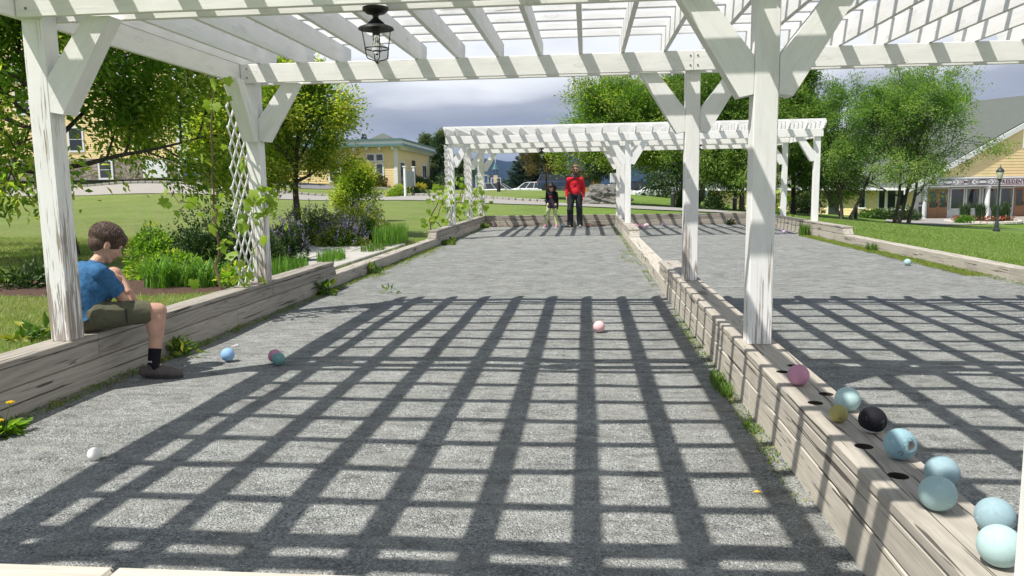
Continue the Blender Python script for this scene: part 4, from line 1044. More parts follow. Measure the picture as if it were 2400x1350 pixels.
# ---------------------------------------------------------------- bocce balls
def ball_mat(name, col, wear=.25, second=None, hole=None):
    m, t, bs, out = material(name); tc = t.new('ShaderNodeTexCoord'); p = tc.outputs['Object']
    n = t.noise(p, 60, 5, .7); sc = t.noise(t.vmath('MULTIPLY', p, (60, 6, 30)), 1.0, 3, .6, 1.5); sc2 = t.noise(t.vmath('MULTIPLY', p, (8, 70, 20)), 1.0, 3, .6, 1.5)
    c = t.mix(t.ramp(n, [(.45, 0), (.75, wear*.6)]), col, tuple(min(.9, v*1.35+.06) for v in col))
    c = t.mix(t.ramp(sc, [(.62, 0), (.68, .55)]), c, tuple(min(.95, v*1.2+.18) for v in col))
    c = t.mix(t.ramp(sc2, [(.66, 0), (.70, .45)]), c, tuple(v*.6 for v in col))
    if second is not None:
        s = t.new('ShaderNodeSeparateXYZ'); t.link(p, s.inputs[0]); c = t.mix(t.ramp(t.math('ADD', t.math('MULTIPLY', s.outputs[2], 10), .5), [(.22, 1), (.25, 0)]), c, second)
    if hole:
        d = t.new('ShaderNodeVectorMath', operation='DISTANCE'); t.link(p, d.inputs[0]); d.inputs[1].default_value = hole
        dd = t.math('ADD', d.outputs['Value'], t.math('MULTIPLY', t.math('SUBTRACT', t.noise(p, 60, 3, .6), .5), .022))
        ck = t.ramp(t.voro(p, 55, 'DISTANCE_TO_EDGE'), [(.0, 1), (.05, 0)])
        ck = t.math('MULTIPLY', ck, t.ramp(d.outputs['Value'], [(.02, .9), (.05, 0)]))
        c = t.mix(ck, c, (.04, .07, .09)); c = t.mix(t.ramp(dd, [(.015, 1), (.018, 0)]), c, (.11, .10, .09))
    setin(t, bs.inputs['Base Color'], c); bs.inputs['Roughness'].default_value = .75; bs.inputs['Specular IOR Level'].default_value = .2; bump(t, bs, t.math('ADD', n, t.math('MULTIPLY', sc, .5)), .25, .002); return m
BM = dict(teal=ball_mat('ball_pale_teal', (.42,.58,.57)), teal2=ball_mat('ball_pale_teal_b', (.37,.52,.52)), blue=ball_mat('ball_dusty_blue', (.26,.41,.46), .3, None, (.021, -.047, .010)), bluew=ball_mat('ball_scuffed_blue', (.28,.40,.44), .4),
          sky=ball_mat('ball_sky_blue', (.26, .45, .72)), pink=ball_mat('ball_rose', (.52, .26, .36)), pale=ball_mat('ball_pale_pink', (.78, .50, .52)), dteal=ball_mat('ball_grey_teal', (.16, .33, .33)),
          olive=ball_mat('jack_olive', (.36, .33, .12)), black=ball_mat('ball_black_and_white', (.012, .012, .016), .05, (.72, .68, .66)), white=ball_mat('jack_white', (.82, .82, .78), .05), red=ball_mat('ball_dull_red', (.36, .16, .15)), lilac=ball_mat('ball_lilac', (.56, .44, .60)), pb=ball_mat('ball_pale_blue', (.52, .66, .74)))
def ball(x, y, z, r, mk, label, grp=None, rot=(0, 0, 0), dent=None, name='bocce_ball'):
    a = MB(); a.ball((0, 0, 0), r, 36, 24)
    if dent:      # a chunk broken out of the surface
        c = Vector(dent).normalized()*r
        V = []
        for v in a.V:
            q = Vector(v); d = (q-c).length
            if d < r*.42: q = q*(1-.16*(1-(d/(r*.42))**2)); V.append(tuple(q))
            else: V.append(v)
        a.V = V
    o = a.build(name, BM[mk], None, True); o.location = (x, y, z+r); o.rotation_euler = rot
    return tag(o, label, 'ball', grp)
G1 = 'balls lined up on the divider'; RB = .0515
ball(1.005, 3.70, WH, .0505, 'pink', 'rose pink ball farthest from the viewer on the divider top', G1)
ball(1.095, 3.28, WH, .0515, 'teal', 'pale turquoise ball behind the small olive one', G1)
ball(1.01, 3.12, WH, .036, 'olive', 'small olive yellow ball on the divider', G1, name='jack_ball')
ball(1.095, 2.99, WH, .0515, 'black', 'black ball with a white underside on the divider', G1, rot=(.25, .12, 0))
ball(1.085, 2.70, WH, .0545, 'blue', 'cracked dusty blue ball with a piece broken out', G1, rot=(0, 0, .0), dent=(.021, -.047, .010))
ball(1.115, 2.45, WH, .0505, 'bluew', 'scuffed blue ball tucked behind the pale turquoise ball near the holes', G1, rot=(1, .4, .2))
ball(1.025, 2.27, WH, .0515, 'teal2', 'pale turquoise ball beside the nearest hole', G1, rot=(.4, 1, 0))
ball(1.11, 2.12, WH, .0505, 'bluew', 'scratched grey blue ball second from the bottom right corner', G1, rot=(2, .7, 0))
ball(1.03, 1.935, WH, .0525, 'teal', 'pale mint ball nearest the viewer, in the bottom right corner', G1, rot=(.2, 2, 1))
def engrave(bname, lbl, dirv, r, R0):
    o = next(o for o in bpy.data.objects if o.get('label', '').startswith(lbl)); n = Vector(dirv).normalized(); u = n.orthogonal().normalized(); v = n.cross(u); m = MB(); P = []
    for k in range(11): an = math.radians(40+28*k); P.append((n*(r-.0002)+(u*math.cos(an)+v*math.sin(an))*R0).normalized()*(r+.0001))
    m.tube(P, .0009, 4); m.build('engraved_mark', metal_black, o, True)
engrave('', 'cracked dusty blue', (-.30, -.88, -.30), .0545, .008); engrave('', 'small olive yellow', (-.1, -.95, -.35), .036, .005); engrave('', 'black ball', (-.2, -.9, .2), .0515, .01)
G2 = 'balls lying on the gravel'
ball(-2.44, 3.47, 0, .034, 'white', 'small white ball alone on the gravel at the bottom left', G2, name='jack_ball')
ball(-2.80, 5.66, 0, .052, 'sky', 'sky blue ball near the boy\'s shoe', G2)
ball(-2.40, 5.62, 0, .052, 'pink', 'rose ball half hidden behind the grey teal one', G2)
ball(-2.335, 5.53, 0, .049, 'dteal', 'grey teal ball touching the rose ball on the gravel', G2)
ball(.11, 6.90, 0, .053, 'pale', 'pale pink ball alone among the shadow stripes', G2)
ball(4.99, 12.5, 0, .054, 'teal2', 'turquoise ball alone on the right court', G2)
ball(-.76, 24.72, 0, .065, 'pb', 'pale blue ball between the feet of the girl and the man', G2)
ball(.04, 24.6, 0, .062, 'red', 'dull red ball on the gravel right of the man', G2)
for (x, y, z, m, lb) in [(1.52, 24.15, 0, 'pink', 'dark pink ball nearest the middle post in the far cluster'), (1.60, 23.95, 0, 'pale', 'pale ball low in the pink cluster by the far middle posts'), (1.68, 23.8, 0, 'pale', 'light pink ball in the middle of the far cluster'), (1.80, 23.95, 0, 'lilac', 'lilac ball at the front right of the far cluster'), (1.86, 24.12, .0, 'pale', 'pink and white ball at the back right of the far cluster'), (2.42, 24.7, 0, 'lilac', 'lone pale lilac ball right of the pink cluster'), (4.60, 25.2, 0, 'dteal', 'grey green ball by the dry weed at the far end wall'), (5.05, 20.4, 0, 'lilac', 'greyish ball against the right wall near the vine')]:
    ball(x, y, z, .062, m, lb, G2)
# small litter
a = MB(); a.box((0, 0, .006), (.05, .02, .004), .4); a.box((.012, .012, .012), (.035, .018, .004), 1.0); o = a.build('paper_scrap', simple('paper_white', (.75, .75, .75), .7)); o.location = (-3.0, 6.2, .0); tag(o, 'tiny white scrap of paper on the gravel above the blue ball', 'litter')
a = MB(); a.add([(0, 0, 0), (.016, -.012, .004), (.038, 0, .002), (.016, .012, .006)], [(0, 1, 2, 3)]); o = a.build('fallen_leaf', simple('yellow_leaf', (.70, .42, .03), .6)); o.location = (.71, 3.25, .004); tag(o, 'single yellow leaf lying on the shadowed gravel', 'leaf')
def stones(name, n, x0, x1, y0, y1, smin, smax, mat, seed, zf=lambda x, y: 0):
    rng = np.random.default_rng(seed); x = rng.uniform(x0, x1, n); y = y0+(y1-y0)*rng.uniform(0, 1, n)**1.5; s = rng.uniform(smin, smax, n)
    base = np.array([(1, 0, 0), (-1, 0, 0), (0, 1, 0), (0, -1, 0), (0, 0, 1)]); F = np.array([(0, 2, 4), (2, 1, 4), (1, 3, 4), (3, 0, 4)])
    V = base[None]*np.stack([s*rng.uniform(.7, 1.3, n), s*rng.uniform(.6, 1.1, n), s*rng.uniform(.4, .9, n)], 1)[:, None]
    a = rng.uniform(0, 6.28, n); c, si = np.cos(a)[:, None], np.sin(a)[:, None]; X = V[..., 0]*c-V[..., 1]*si; Y = V[..., 0]*si+V[..., 1]*c
    Z = .006*np.sin(x*2.1+y*.7)*np.sin(y*1.3)+.004*np.sin(x*5+2)*np.sin(y*4.1)
    V = np.stack([X+x[:, None], Y+y[:, None], V[..., 2]+Z[:, None]], 2).reshape(-1, 3); T = (F[None]+(np.arange(n)*5)[:, None, None]).reshape(-1, 3)
    return tag(ob(name, mesh_np(name, V, T, mat, {'rnd': np.repeat(rng.uniform(0, 1, n), 5)})), kind='stuff')
def mat_stones():
    m, t, bs, out = material('loose_stones'); r = t.new('ShaderNodeAttribute', attribute_name='rnd').outputs['Fac']
    setin(t, bs.inputs['Base Color'], t.ramp(r, [(0, (.10, .11, .115)), (.4, (.26, .27, .265)), (.8, (.34, .34, .33)), (1, (.44, .44, .42))])); bs.inputs['Roughness'].default_value = .9; return m
sm = mat_stones()
stones('gravel', 25000, XL, XC0, 1.8, 8.5, .003, .008, sm, 401)
stones('gravel', 12000, XC1, XR, 1.8, 9, .003, .008, sm, 402)
# leaf litter against the far end wall
rng = np.random.default_rng(9); n = 500; C = np.c_[np.r_[rng.uniform(XL, -1.8, n//2), rng.uniform(-.1, .85, n//2)], YE-np.abs(rng.normal(0, .10, n)), np.full(n, .02)]
V, T = leaf_cards(C, np.c_[rng.normal(0, 1, (n, 2)), rng.normal(.1, .2, n)], .06, rng); tag(ob('leaf_litter', mesh_np('leaf_litter', V, T, simple('dry_leaves', (.30, .22, .15), .8))), kind='stuff')

# ---------------------------------------------------------------- buildings
def clap(mb, pts2d, z_of_row, origin, u, nrm, pitch, z0):
    pass
def siding_wall(parent, origin, u, poly, pitch, mat, name='siding', proud=.022):
    """clapboards cut to a polygon given in (s,z); origin 3d, u unit vector along the wall, outward normal n=u x z"""
    u = Vector(u); n = Vector((u.y, -u.x, 0)); O = Vector(origin); mb = MB()
    zs = [p[1] for p in poly]; z = min(zs)
    def span(zz):
        xs = []
        for (s0, z0), (s1, z1) in zip(poly, poly[1:]+poly[:1]):
            if (z0 <= zz < z1) or (z1 <= zz < z0): xs.append(s0+(s1-s0)*(zz-z0)/(z1-z0))
        return sorted(xs)
    while z < max(zs)-1e-4:
        z1 = min(z+pitch, max(zs)); a = span(z+1e-4); b = span(z1-1e-4)
        for k in range(0, min(len(a), len(b))-1, 2):
            def P(s, zz, d): return O+u*s+n*d+Vector((0, 0, zz))
            mb.add([P(a[k], z, proud), P(a[k+1], z, proud), P(b[k+1], z1, .002), P(b[k], z1, .002), P(a[k], z, 0), P(a[k+1], z, 0)], [(0, 1, 2, 3), (4, 5, 1, 0)])
        z = z1
    o = mb.build(name, mat, parent); o['kind'] = 'stuff'; return o
def wbox(mb, O, u, s0, s1, z0, z1, d0, d1):
    u = Vector(u); n = Vector((u.y, -u.x, 0)); O = Vector(O); P = lambda s, z, d: O+u*s+n*d+Vector((0, 0, z))
    V = [P(s0, z0, d0), P(s1, z0, d0), P(s1, z0, d1), P(s0, z0, d1), P(s0, z1, d0), P(s1, z1, d0), P(s1, z1, d1), P(s0, z1, d1)]
    mb.add(V, [(0, 3, 2, 1), (4, 5, 6, 7), (0, 1, 5, 4), (1, 2, 6, 5), (2, 3, 7, 6), (3, 0, 4, 7)])
def window(parent, O, u, s0, s1, z0, z1, fr=.08, name='window', rail=True, mat=None, mull=0):
    m = MB(); wbox(m, O, u, s0-fr, s0, z0-fr, z1+fr, .0, .075); wbox(m, O, u, s1, s1+fr, z0-fr, z1+fr, .0, .075); wbox(m, O, u, s0+.001, s1-.001, z1, z1+fr, 0, .073); wbox(m, O, u, s0+.001, s1-.001, z0-fr, z0, 0, .085)
    if rail: wbox(m, O, u, s0+.001, s1-.001, (z0+z1)/2-.02, (z0+z1)/2+.02, .041, .055)
    for k in range(mull): s = s0+(s1-s0)*(k+1)/(mull+1); wbox(m, O, u, s-.02, s+.02, z0+.001, z1-.001, .041, .054)
    f = m.build(name, mat or trim, parent); g = MB(); wbox(g, O, u, s0+.001, s1-.001, z0+.001, z1-.001, .034, .040); g.build('pane', glass, f); return f
def part_box(parent, name, O, u, s0, s1, z0, z1, d0, d1, mat):
    m = MB(); wbox(m, O, u, s0, s1, z0, z1, d0, d1); return m.build(name, mat, parent)

# entrance building on the right
A = Vector((24.65, 59.81, 0)); th = math.radians(16); U_ = Vector((math.cos(th), math.sin(th), 0)); V_ = Vector((-math.sin(math.radians(29)), math.cos(math.radians(29)), 0))
pb = empty('entrance_building', (24.65, 59.81, -1.6), 0, 'yellow clapboard building with a grey gable roof, white columns and a lettered porch sign', 'building')
Al = A-Vector((24.65, 59.81, -1.6))      # children are relative to the base
O1 = Al+Vector((0, 0, 0))
def L0(t): p = V_*t; return (p.x, p.y, 0)
dz = 1.6
shn = shingle
# gable face (t=0) from z 1.55 (above porch trim) up to the rake
hw = 28.2; ap = (hw/2-1.2+.0, 7.9)
O0 = (0, 0, dz)
gb = [(-.1, 1.52), (hw-2.4, 1.52), (hw/2-1.2, 7.75)]
siding_wall(pb, O0, U_, [(s, z) for s, z in [(.35, 1.52), (hw-2.8, 1.52), (hw/2-1.2, 7.70)]], .22, siding, proud=.018)
m = MB(); wbox(m, O0, U_, .25, 30, 1.1, 1.5, -.3, .06); m.build('porch_trim', trim, pb)
m = MB(); wbox(m, O0, U_, .0, 30, .80, 1.42, .062, .12); m.build('sign_board', trim, pb)
# side wall along V_, running back; outward normal faces the lawn
UB = V_*-1.0
Ow = Vector((0, 0, dz))-U_*.8+V_*24.0
siding_wall(pb, Ow, UB, [(0, -.9), (0, 1.0), (24.2, 1.0), (24.2, -2.0)], .2, siding)
def sw(t0, t1): return (24-t1, 24-t0)
for (t0, t1, z0, z1, nm) in [(7.9, 6.75, -1.5, .75, 'door'), (4.75, 4.2, -.75, .75, 'window'), (2.9, 2.35, -.8, .8, 'window'), (2.1, 1.4, -.8, .8, 'window'), (1.15, .5, -.8, .8, 'window'), (15.5, 14.9, -.6, .7, 'window')]:
    a, b = sw(t1, t0); window(pb, Ow, UB, a, b, z0, z1, .12, nm, rail=False)
part_box(pb, 'corner_board', Ow, UB, 24.05, 24.25, -2, .95, -.0, .05, trim); part_box(pb, 'corner_board', Ow, UB, -.1, .25, -.9, .95, 0, .05, trim)
part_box(pb, 'frieze_board', Ow, UB, .26, 24.04, .8, .95, .02, .06, trim)
# porch back wall at t=1
O2 = Vector((0, 0, dz))+V_*1.0
part_box(pb, 'porch_wall', O2, U_, -.6, 30, -1.62, 1.1, -.2, -.02, trim)
doorwood = simple('varnished_door_wood', (.36, .17, .08), .45, var=.15, scale=5)
for (s0, s1) in [(1.50, 2.33), (2.35, 3.18), (9.02, 9.85), (9.87, 10.7)]:
    m = MB(); wbox(m, O2, U_, s0, s1, -1.58, .62, -.01, .03); d = m.build('door', doorwood, pb)
    m = MB(); wbox(m, O2, U_, s0+.15, s1-.15, -.75, .48, .031, .04); m.build('pane', glass, d)
    m = MB(); wbox(m, O2, U_, s1-.1, s1-.06, -.7, -.4, .031, .08); m.build('handle', metal_black, d)
for (s0, s1) in [(3.45, 4.5), (4.79, 5.85), (6.23, 7.43), (7.77, 8.8), (11.2, 12.3), (12.6, 13.7)]:
    window(pb, O2, U_, s0, s1, -.86, .6, .1, rail=False)
    m = MB(); 
    for q, sgn in ((s1-.02, -1), (s0+.02, 1)):      # tied-back net curtains
        if (s0 > 6 and sgn > 0) or s0 < 4: continue
        P = []
        for k in range(9): zz = .58-1.3*k/8; w = .36*(1-.75*min(1, k/5))+.05*max(0, k-5)/3; P.append((q+sgn*w, zz))
        u = U_; n = Vector((u.y, -u.x, 0)); Oc = Vector(O2)
        V = []
        for (s, zz) in P: V += [Oc+u*q+n*.044+Vector((0, 0, zz)), Oc+u*s+n*.044+Vector((0, 0, zz))]
        m.add(V, [(2*k, 2*k+1, 2*k+3, 2*k+2) for k in range(8)])
    if m.V: m.build('curtain', simple('net_curtain', (.20, .22, .21), .8), pb)
for s in (.25, 5.65, 11.2, 16.8):
    m = MB(); c = Vector((0, 0, dz))+U_*s+V_*.1
    m.lathe([(.24, -1.62), (.24, -1.5), (.185, -1.47), (.18, .5), (.165, .66), (.22, .72), (.22, .80)], tuple(c), 20); m.build('column', trim, pb, True)
part_box(pb, 'porch_floor', Vector((0, 0, dz)), U_, -.5, 30, -1.9, -1.62, -1.0, .5, concrete)
# roof: near slope with hipped back corner, plus the far slope
def roof_pt(s, t, z): p = U_*s+V_*t; return Vector((p.x, p.y, dz+z))
ea, rz, sa = -1.3, 7.95, hw/2-1.2
m = MB(); th_ = .22
top = [roof_pt(ea-.3, -.22, .82), roof_pt(sa, -.22, rz), roof_pt(sa, 16, rz), roof_pt(ea-.3, 25, .82)]
bot = [p-Vector((0, 0, th_)) for p in top]; m.add(top+bot, [(0, 1, 2, 3), (7, 6, 5, 4), (0, 4, 5, 1), (1, 5, 6, 2), (2, 6, 7, 3), (3, 7, 4, 0)])
e2 = 2*sa-ea; top = [roof_pt(sa+.001, -.22, rz), roof_pt(e2+.3, -.22, .82), roof_pt(e2+.3, 25, .82), roof_pt(sa+.001, 16, rz)]
bot = [p-Vector((0, 0, th_)) for p in top]; m.add(top+bot, [(0, 1, 2, 3), (7, 6, 5, 4), (0, 4, 5, 1), (1, 5, 6, 2), (2, 6, 7, 3), (3, 7, 4, 0)])
top = [roof_pt(ea-.3, 25.01, .82), roof_pt(sa, 16.01, rz), roof_pt(e2+.3, 25.01, .82)]; bot = [p-Vector((0, 0, th_)) for p in top]; m.add(top+bot, [(0, 1, 2), (5, 4, 3), (0, 3, 4, 1), (1, 4, 5, 2), (2, 5, 3, 0)])
m.build('roof', shingle, pb)
m = MB()
for (s0, z0, s1, z1) in [(ea-.45, .70, sa+.05, rz-.10), (sa-.05, rz-.10, e2+.45, .70)]:
    a, b = roof_pt(s0, -.30, z0), roof_pt(s1, -.30, z1); d = (b-a).normalized(); up = Vector((0, 0, 1)); n_ = V_
    V = [a-up*.42+n_*0, a-up*.02, b-up*.02, b-up*.42]; V2 = [v+n_*.07 for v in V]
    m.add(V+V2, [(0, 1, 2, 3), (7, 6, 5, 4), (0, 4, 5, 1), (1, 5, 6, 2), (2, 6, 7, 3), (3, 7, 4, 0)])
m.build('rake_board', trim, pb)
m = MB(); a = roof_pt(ea-.34, -.22, .60); b = roof_pt(ea-.34, 25, .60); m.add([a, b, b+Vector((0, 0, .2)), a+Vector((0, 0, .2)), a+U_*-.05, b+U_*-.05, b+U_*-.05+Vector((0, 0, .2)), a+U_*-.05+Vector((0, 0, .2))], [(3, 2, 1, 0), (4, 5, 6, 7), (0, 1, 5, 4), (2, 3, 7, 6), (1, 2, 6, 5), (3, 0, 4, 7)]); m.build('fascia', trim, pb)
# lettering and scrollwork on the sign board
ink = simple('sign_ink', (.05, .025, .05), .6); maroon = simple('sign_maroon', (.16, .03, .05), .6)
sg = empty('lettered_sign', (0, 0, 0), 0); sg.parent = pb
def sgn_pt(s, z, d): n = Vector((U_.y, -U_.x, 0)); return Vector((0, 0, dz))+U_*s+n*d+Vector((0, 0, z))
def sg_poly(mb, pts, d=.135):
    a = [sgn_pt(s, z, .122) for s, z in pts]; b = [sgn_pt(s, z, d) for s, z in pts]; n = len(pts); mb.add(a+b, [tuple(range(n)), tuple(reversed(range(n, 2*n)))]+[(i, n+i, n+(i+1) % n, (i+1) % n) for i in range(n)])
def sg_line(mb, s0, z0, s1, z1, w=.02):
    dx, dy = s1-s0, z1-z0; L = math.hypot(dx, dy); nx, ny = -dy/L*w, dx/L*w; sg_poly(mb, [(s0+nx, z0+ny), (s1+nx, z1+ny), (s1-nx, z1-ny), (s0-nx, z0-ny)])
mb = MB()
for s0, s1 in [(.15, 3.85), (3.95, 13.5)]:
    sg_line(mb, s0, 1.36, s1, 1.36, .018); sg_line(mb, s0, .92, s1, .92, .018); sg_line(mb, s0, .91, s0, 1.37, .018); sg_line(mb, s1, .91, s1, 1.37, .018)
def motif(c, L, mir=1):
    mz = 1.14
    for k in range(10):
        a0, a1 = 2*math.pi*k/10, 2*math.pi*(k+1)/10
        for rx, rz_ in ((.42, .13), (.75, .17)): sg_line(mb, c+rx*math.cos(a0), mz+rz_*math.sin(a0), c+rx*math.cos(a1), mz+rz_*math.sin(a1), .014)
    for sg_ in (-1, 1):
        for o in (.85, 1.05, 1.2):
            sg_line(mb, c+sg_*o, mz+.16, c+sg_*(o+.22), mz, .013); sg_line(mb, c+sg_*o, mz-.16, c+sg_*(o+.22), mz, .013)
motif(2.0, 1); motif(4.95, 1)
mb.build('scrollwork', ink, sg)
mb = MB()
for c, s in ((.5, -1), (3.5, 1)): sg_poly(mb, [(c-s*.2, 1.14+.12), (c+s*.22, 1.14), (c-s*.2, 1.14-.12), (c-s*.1, 1.14)] if s < 0 else [(c-s*.1, 1.14), (c-s*.2, 1.14-.12), (c+s*.22, 1.14), (c-s*.2, 1.14+.12)])
mb.build('arrow_motif', maroon, sg)
fc = bpy.data.curves.new('lettering', 'FONT'); fc.body = 'PRESIDENT'; fc.size = .40; fc.extrude = .008; fc.space_character = 1.12; fc.offset = .006; fc.materials.append(ink)
fo = bpy.data.objects.new('lettering', fc); COL.objects.link(fo); fo.parent = sg
nn = Vector((U_.y, -U_.x, 0)); Mf = Matrix((U_, Vector((0, 0, 1)), nn)).transposed().to_4x4(); Mf.translation = sgn_pt(6.4, .99, .132); fo.matrix_local = Mf
bpy.context.view_layer.update(); lm = bpy.data.meshes.new_from_object(fo.evaluated_get(bpy.context.evaluated_depsgraph_get())); bpy.data.objects.remove(fo); ob('lettering', lm, sg, Mf)

# low yellow building in the middle distance
C0 = Vector((-17.6, 71.27, 0)); yb = empty('low_yellow_building', (-17.6, 71.27, 1.4), 0, 'low yellow clapboard building with a flat overhanging teal-edged roof', 'building')
UL = Vector((.9975, -.07, 0)).normalized(); Lw = 13.0; OL = -UL*Lw+Vector((0, 0, 0))     # left wall, ends at the corner
URn = Vector((-.03, 1, 0)).normalized()
siding_wall(yb, OL, UL, [(0, -.2), (0, 3.72), (Lw, 3.72), (Lw, -.2)], .22, siding_pale)
# right wall: u must give an outward normal to +X, so it runs from the near corner to the back
siding_wall(yb, Vector((0, 0, 0)), URn, [(0, -.2), (0, 3.72), (17.4, 3.72), (17.4, -.2)], .22, siding_pale)
part_box(yb, 'corner_board', OL, UL, Lw-.28, Lw+.03, -.2, 3.70, .0, .05, trim); part_box(yb, 'corner_board', Vector((0, 0, 0)), URn, -.05, .3, -.2, 3.70, 0, .05, trim); part_box(yb, 'corner_board', Vector((0, 0, 0)), URn, 17.1, 17.4, -.2, 3.70, 0, .05, trim)
teal = simple('teal_trim', (.10, .20, .21), .5); 
def ring(z0, z1, out, mat, name):
    m = MB(); a = -UL*(Lw+out); P = [(-UL*(Lw+out)+Vector((0, -out, 0))), UL*out+Vector((0, -out, 0)), URn*17.4+UL*out+Vector((0, out, 0)), -UL*(Lw+out)+URn*17.4+Vector((0, out, 0))]
    n = 4; m.add([p+Vector((0, 0, z0)) for p in P]+[p+Vector((0, 0, z1)) for p in P], [(3, 2, 1, 0), (4, 5, 6, 7)]+[(i, (i+1) % n, n+(i+1) % n, n+i) for i in range(n)]); return m.build(name, mat, yb)
ring(3.74, 3.80, .75, trim, 'soffit'); ring(3.802, 3.98, .85, teal, 'gutter'); ring(3.982, 4.30, .70, trim, 'fascia'); ring(4.302, 4.40, .85, teal, 'roof_edge'); ring(4.402, 4.46, .70, shingle, 'roof')
for k in range(9): part_box(yb, 'bracket', OL, UL, Lw-.3-k*1.25, Lw-.15-k*1.25, 3.45, 3.73, .06, .65, trim)
for k in range(15): part_box(yb, 'bracket', Vector((0, 0, 0)), URn, .5+k*1.15, .62+k*1.15, 3.5, 3.73, .06, .65, trim)
m = MB(); c = -UL*2.2+URn*4; m.add([c+Vector((-1.5, -1.5, 4.462)), c+Vector((1.5, -1.5, 4.462)), c+Vector((1.5, 1.5, 4.462)), c+Vector((-1.5, 1.5, 4.462)), c+Vector((0, 0, 5.3))], [(0, 1, 4), (1, 2, 4), (2, 3, 4), (3, 0, 4), (3, 2, 1, 0)]); m.build('turret_roof', shingle, yb)
window(yb, OL, UL, Lw-1.95, Lw-1.35, 2.5, 3.05, .12, rail=False); window(yb, OL, UL, Lw-2.85, Lw-2.2, 2.5, 3.05, .12, rail=False)
window(yb, OL, UL, Lw-2.0, Lw-1.4, .35, 2.15, .14, rail=True); window(yb, OL, UL, Lw-6.6, Lw-5.6, .7, 2.3, .14)
window(yb, Vector((0, 0, 0)), URn, 1.3, 3.2, .6, 2.3, .16, mull=2, rail=False); window(yb, Vector((0, 0, 0)), URn, 13.0, 15.2, 1.0, 2.3, .16, mull=1, rail=False)
m = MB(); wbox(m, Vector((0, 0, 0)), URn, 7.2, 8.6, .5, 2.7, .02, .10); m.build('trellis', simple('dark_wood', (.05, .035, .03), .8), yb)

# tall inn behind the left trees
inn = empty('tall_inn', (-31.5, 57.9, 2.6), 0, 'tall yellow inn with white windows, stone base and a balcony behind the left trees', 'building')
UI = Vector((.998, .06, 0)).normalized(); LI = 26.0; OI = -UI*LI
siding_wall(inn, OI, UI, [(0, 1.35), (0, 11.6), (LI, 11.6), (LI, 1.35)], .16, siding_pale)
def mat_stonebase():
    m, t, bs, out = material('ledge_stone'); tc = t.new('ShaderNodeTexCoord'); p = t.vmath('MULTIPLY', tc.outputs['Object'], (1.6, 1.6, 4.5)); c = t.voro(p, 1.6, 'F1', 'Color'); s = t.new('ShaderNodeSeparateColor'); t.link(c, s.inputs[0]); e = t.voro(p, 1.6, 'DISTANCE_TO_EDGE')
    col = t.ramp(s.outputs[0], [(0, (.16, .12, .10)), (.5, (.30, .26, .22)), (1, (.42, .36, .30))]); setin(t, bs.inputs['Base Color'], t.mix(t.ramp(e, [(.02, 1), (.06, 0)]), col, (.06, .05, .045))); bs.inputs['Roughness'].default_value = .9; return m
stone = mat_stonebase()
part_box(inn, 'stone_base', OI, UI, 0, LI, -.3, 1.34, -.3, .12, stone)
part_box(inn, 'corner_board', OI, UI, LI-.1, LI+.22, -.3, 11.6, .125, .17, trim)
for s, z0, z1, w in [(25.9-9.3, 7.3, 9.2, .95), (25.9-8.2, 7.3, 9.2, .95), (25.9-5.1, 7.6, 9.2, 1.0), (25.9-3.8, 7.6, 9.2, .8), (25.9-3.7, 4.9, 6.6, 1.5), (25.9-8.0, 4.9, 6.6, 1.0), (25.9-8.0, 2.0, 3.7, 1.0), (25.9-12, 7.3, 9.2, 1), (25.9-12, 4.9, 6.6, 1), (25.9-2.6, 2.2, 3.6, .9), (25.9-16, 7.3, 9.2, 1), (25.9-16, 4.9, 6.6, 1)]:
    window(inn, OI, UI, s-w/2, s+w/2, z0, z1, .13)
window(inn, OI+Vector((0, -.13, 0)), UI, LI-6.3, LI-5.4, -.15, 1.1, .14); part_box(inn, 'garage_door', OI, UI, LI-2.9, LI-1.0, -.2, 1.15, .125, .18, trim)
# set-back wing with the balcony
OWg = Vector((.1, 3.2, 0)); siding_wall(inn, OWg, UI, [(0, -.2), (0, 8.3), (5.2, 8.3), (5.2, -.2)], .16, siding_pale)
part_box(inn, 'fascia', OWg, UI, -.2, 5.5, 8.31, 8.7, -.1, .5, trim); part_box(inn, 'wing_roof', OWg, UI, -.2, 5.5, 8.71, 9.3, -6, .4, shingle)
part_box(inn, 'corner_board', OWg, UI, 1.05, 1.3, 3.2, 8.3, .02, .06, trim)
window(inn, OWg, UI, .3, .85, 5.6, 7.4, .14); window(inn, OWg, UI, 1.55, 2.0, 5.7, 7.3, .14); part_box(inn, 'porch_shade_panel', OWg, UI, 2.3, 5.2, 5.2, 7.3, .02, .04, simple('deep_shade', (.08, .075, .07), .9))  # flat panel on the wall; the porch's shade is put into its dark colour
part_box(inn, 'porch_header', OWg, UI, 2.2, 5.4, 7.3, 7.6, .045, 1.5, trim)
part_box(inn, 'balcony_floor', OWg, UI, -.05, 5.4, 4.85, 5.05, .02, 1.5, trim); part_box(inn, 'handrail', OWg, UI, -.05, 5.4, 5.95, 6.03, 1.42, 1.5, trim)
for k in range(34): part_box(inn, 'baluster', OWg, UI, k*.16, k*.16+.05, 5.051, 5.949, 1.43, 1.48, trim)
m = MB(); wbox(m, OWg, UI, 2.3, 2.42, 5.06, 7.29, 1.3, 1.42); m.build('porch_post', trim, inn); m = MB(); wbox(m, OWg, UI, 4.9, 5.02, 5.06, 7.29, 1.3, 1.42); m.build('porch_post', trim, inn)

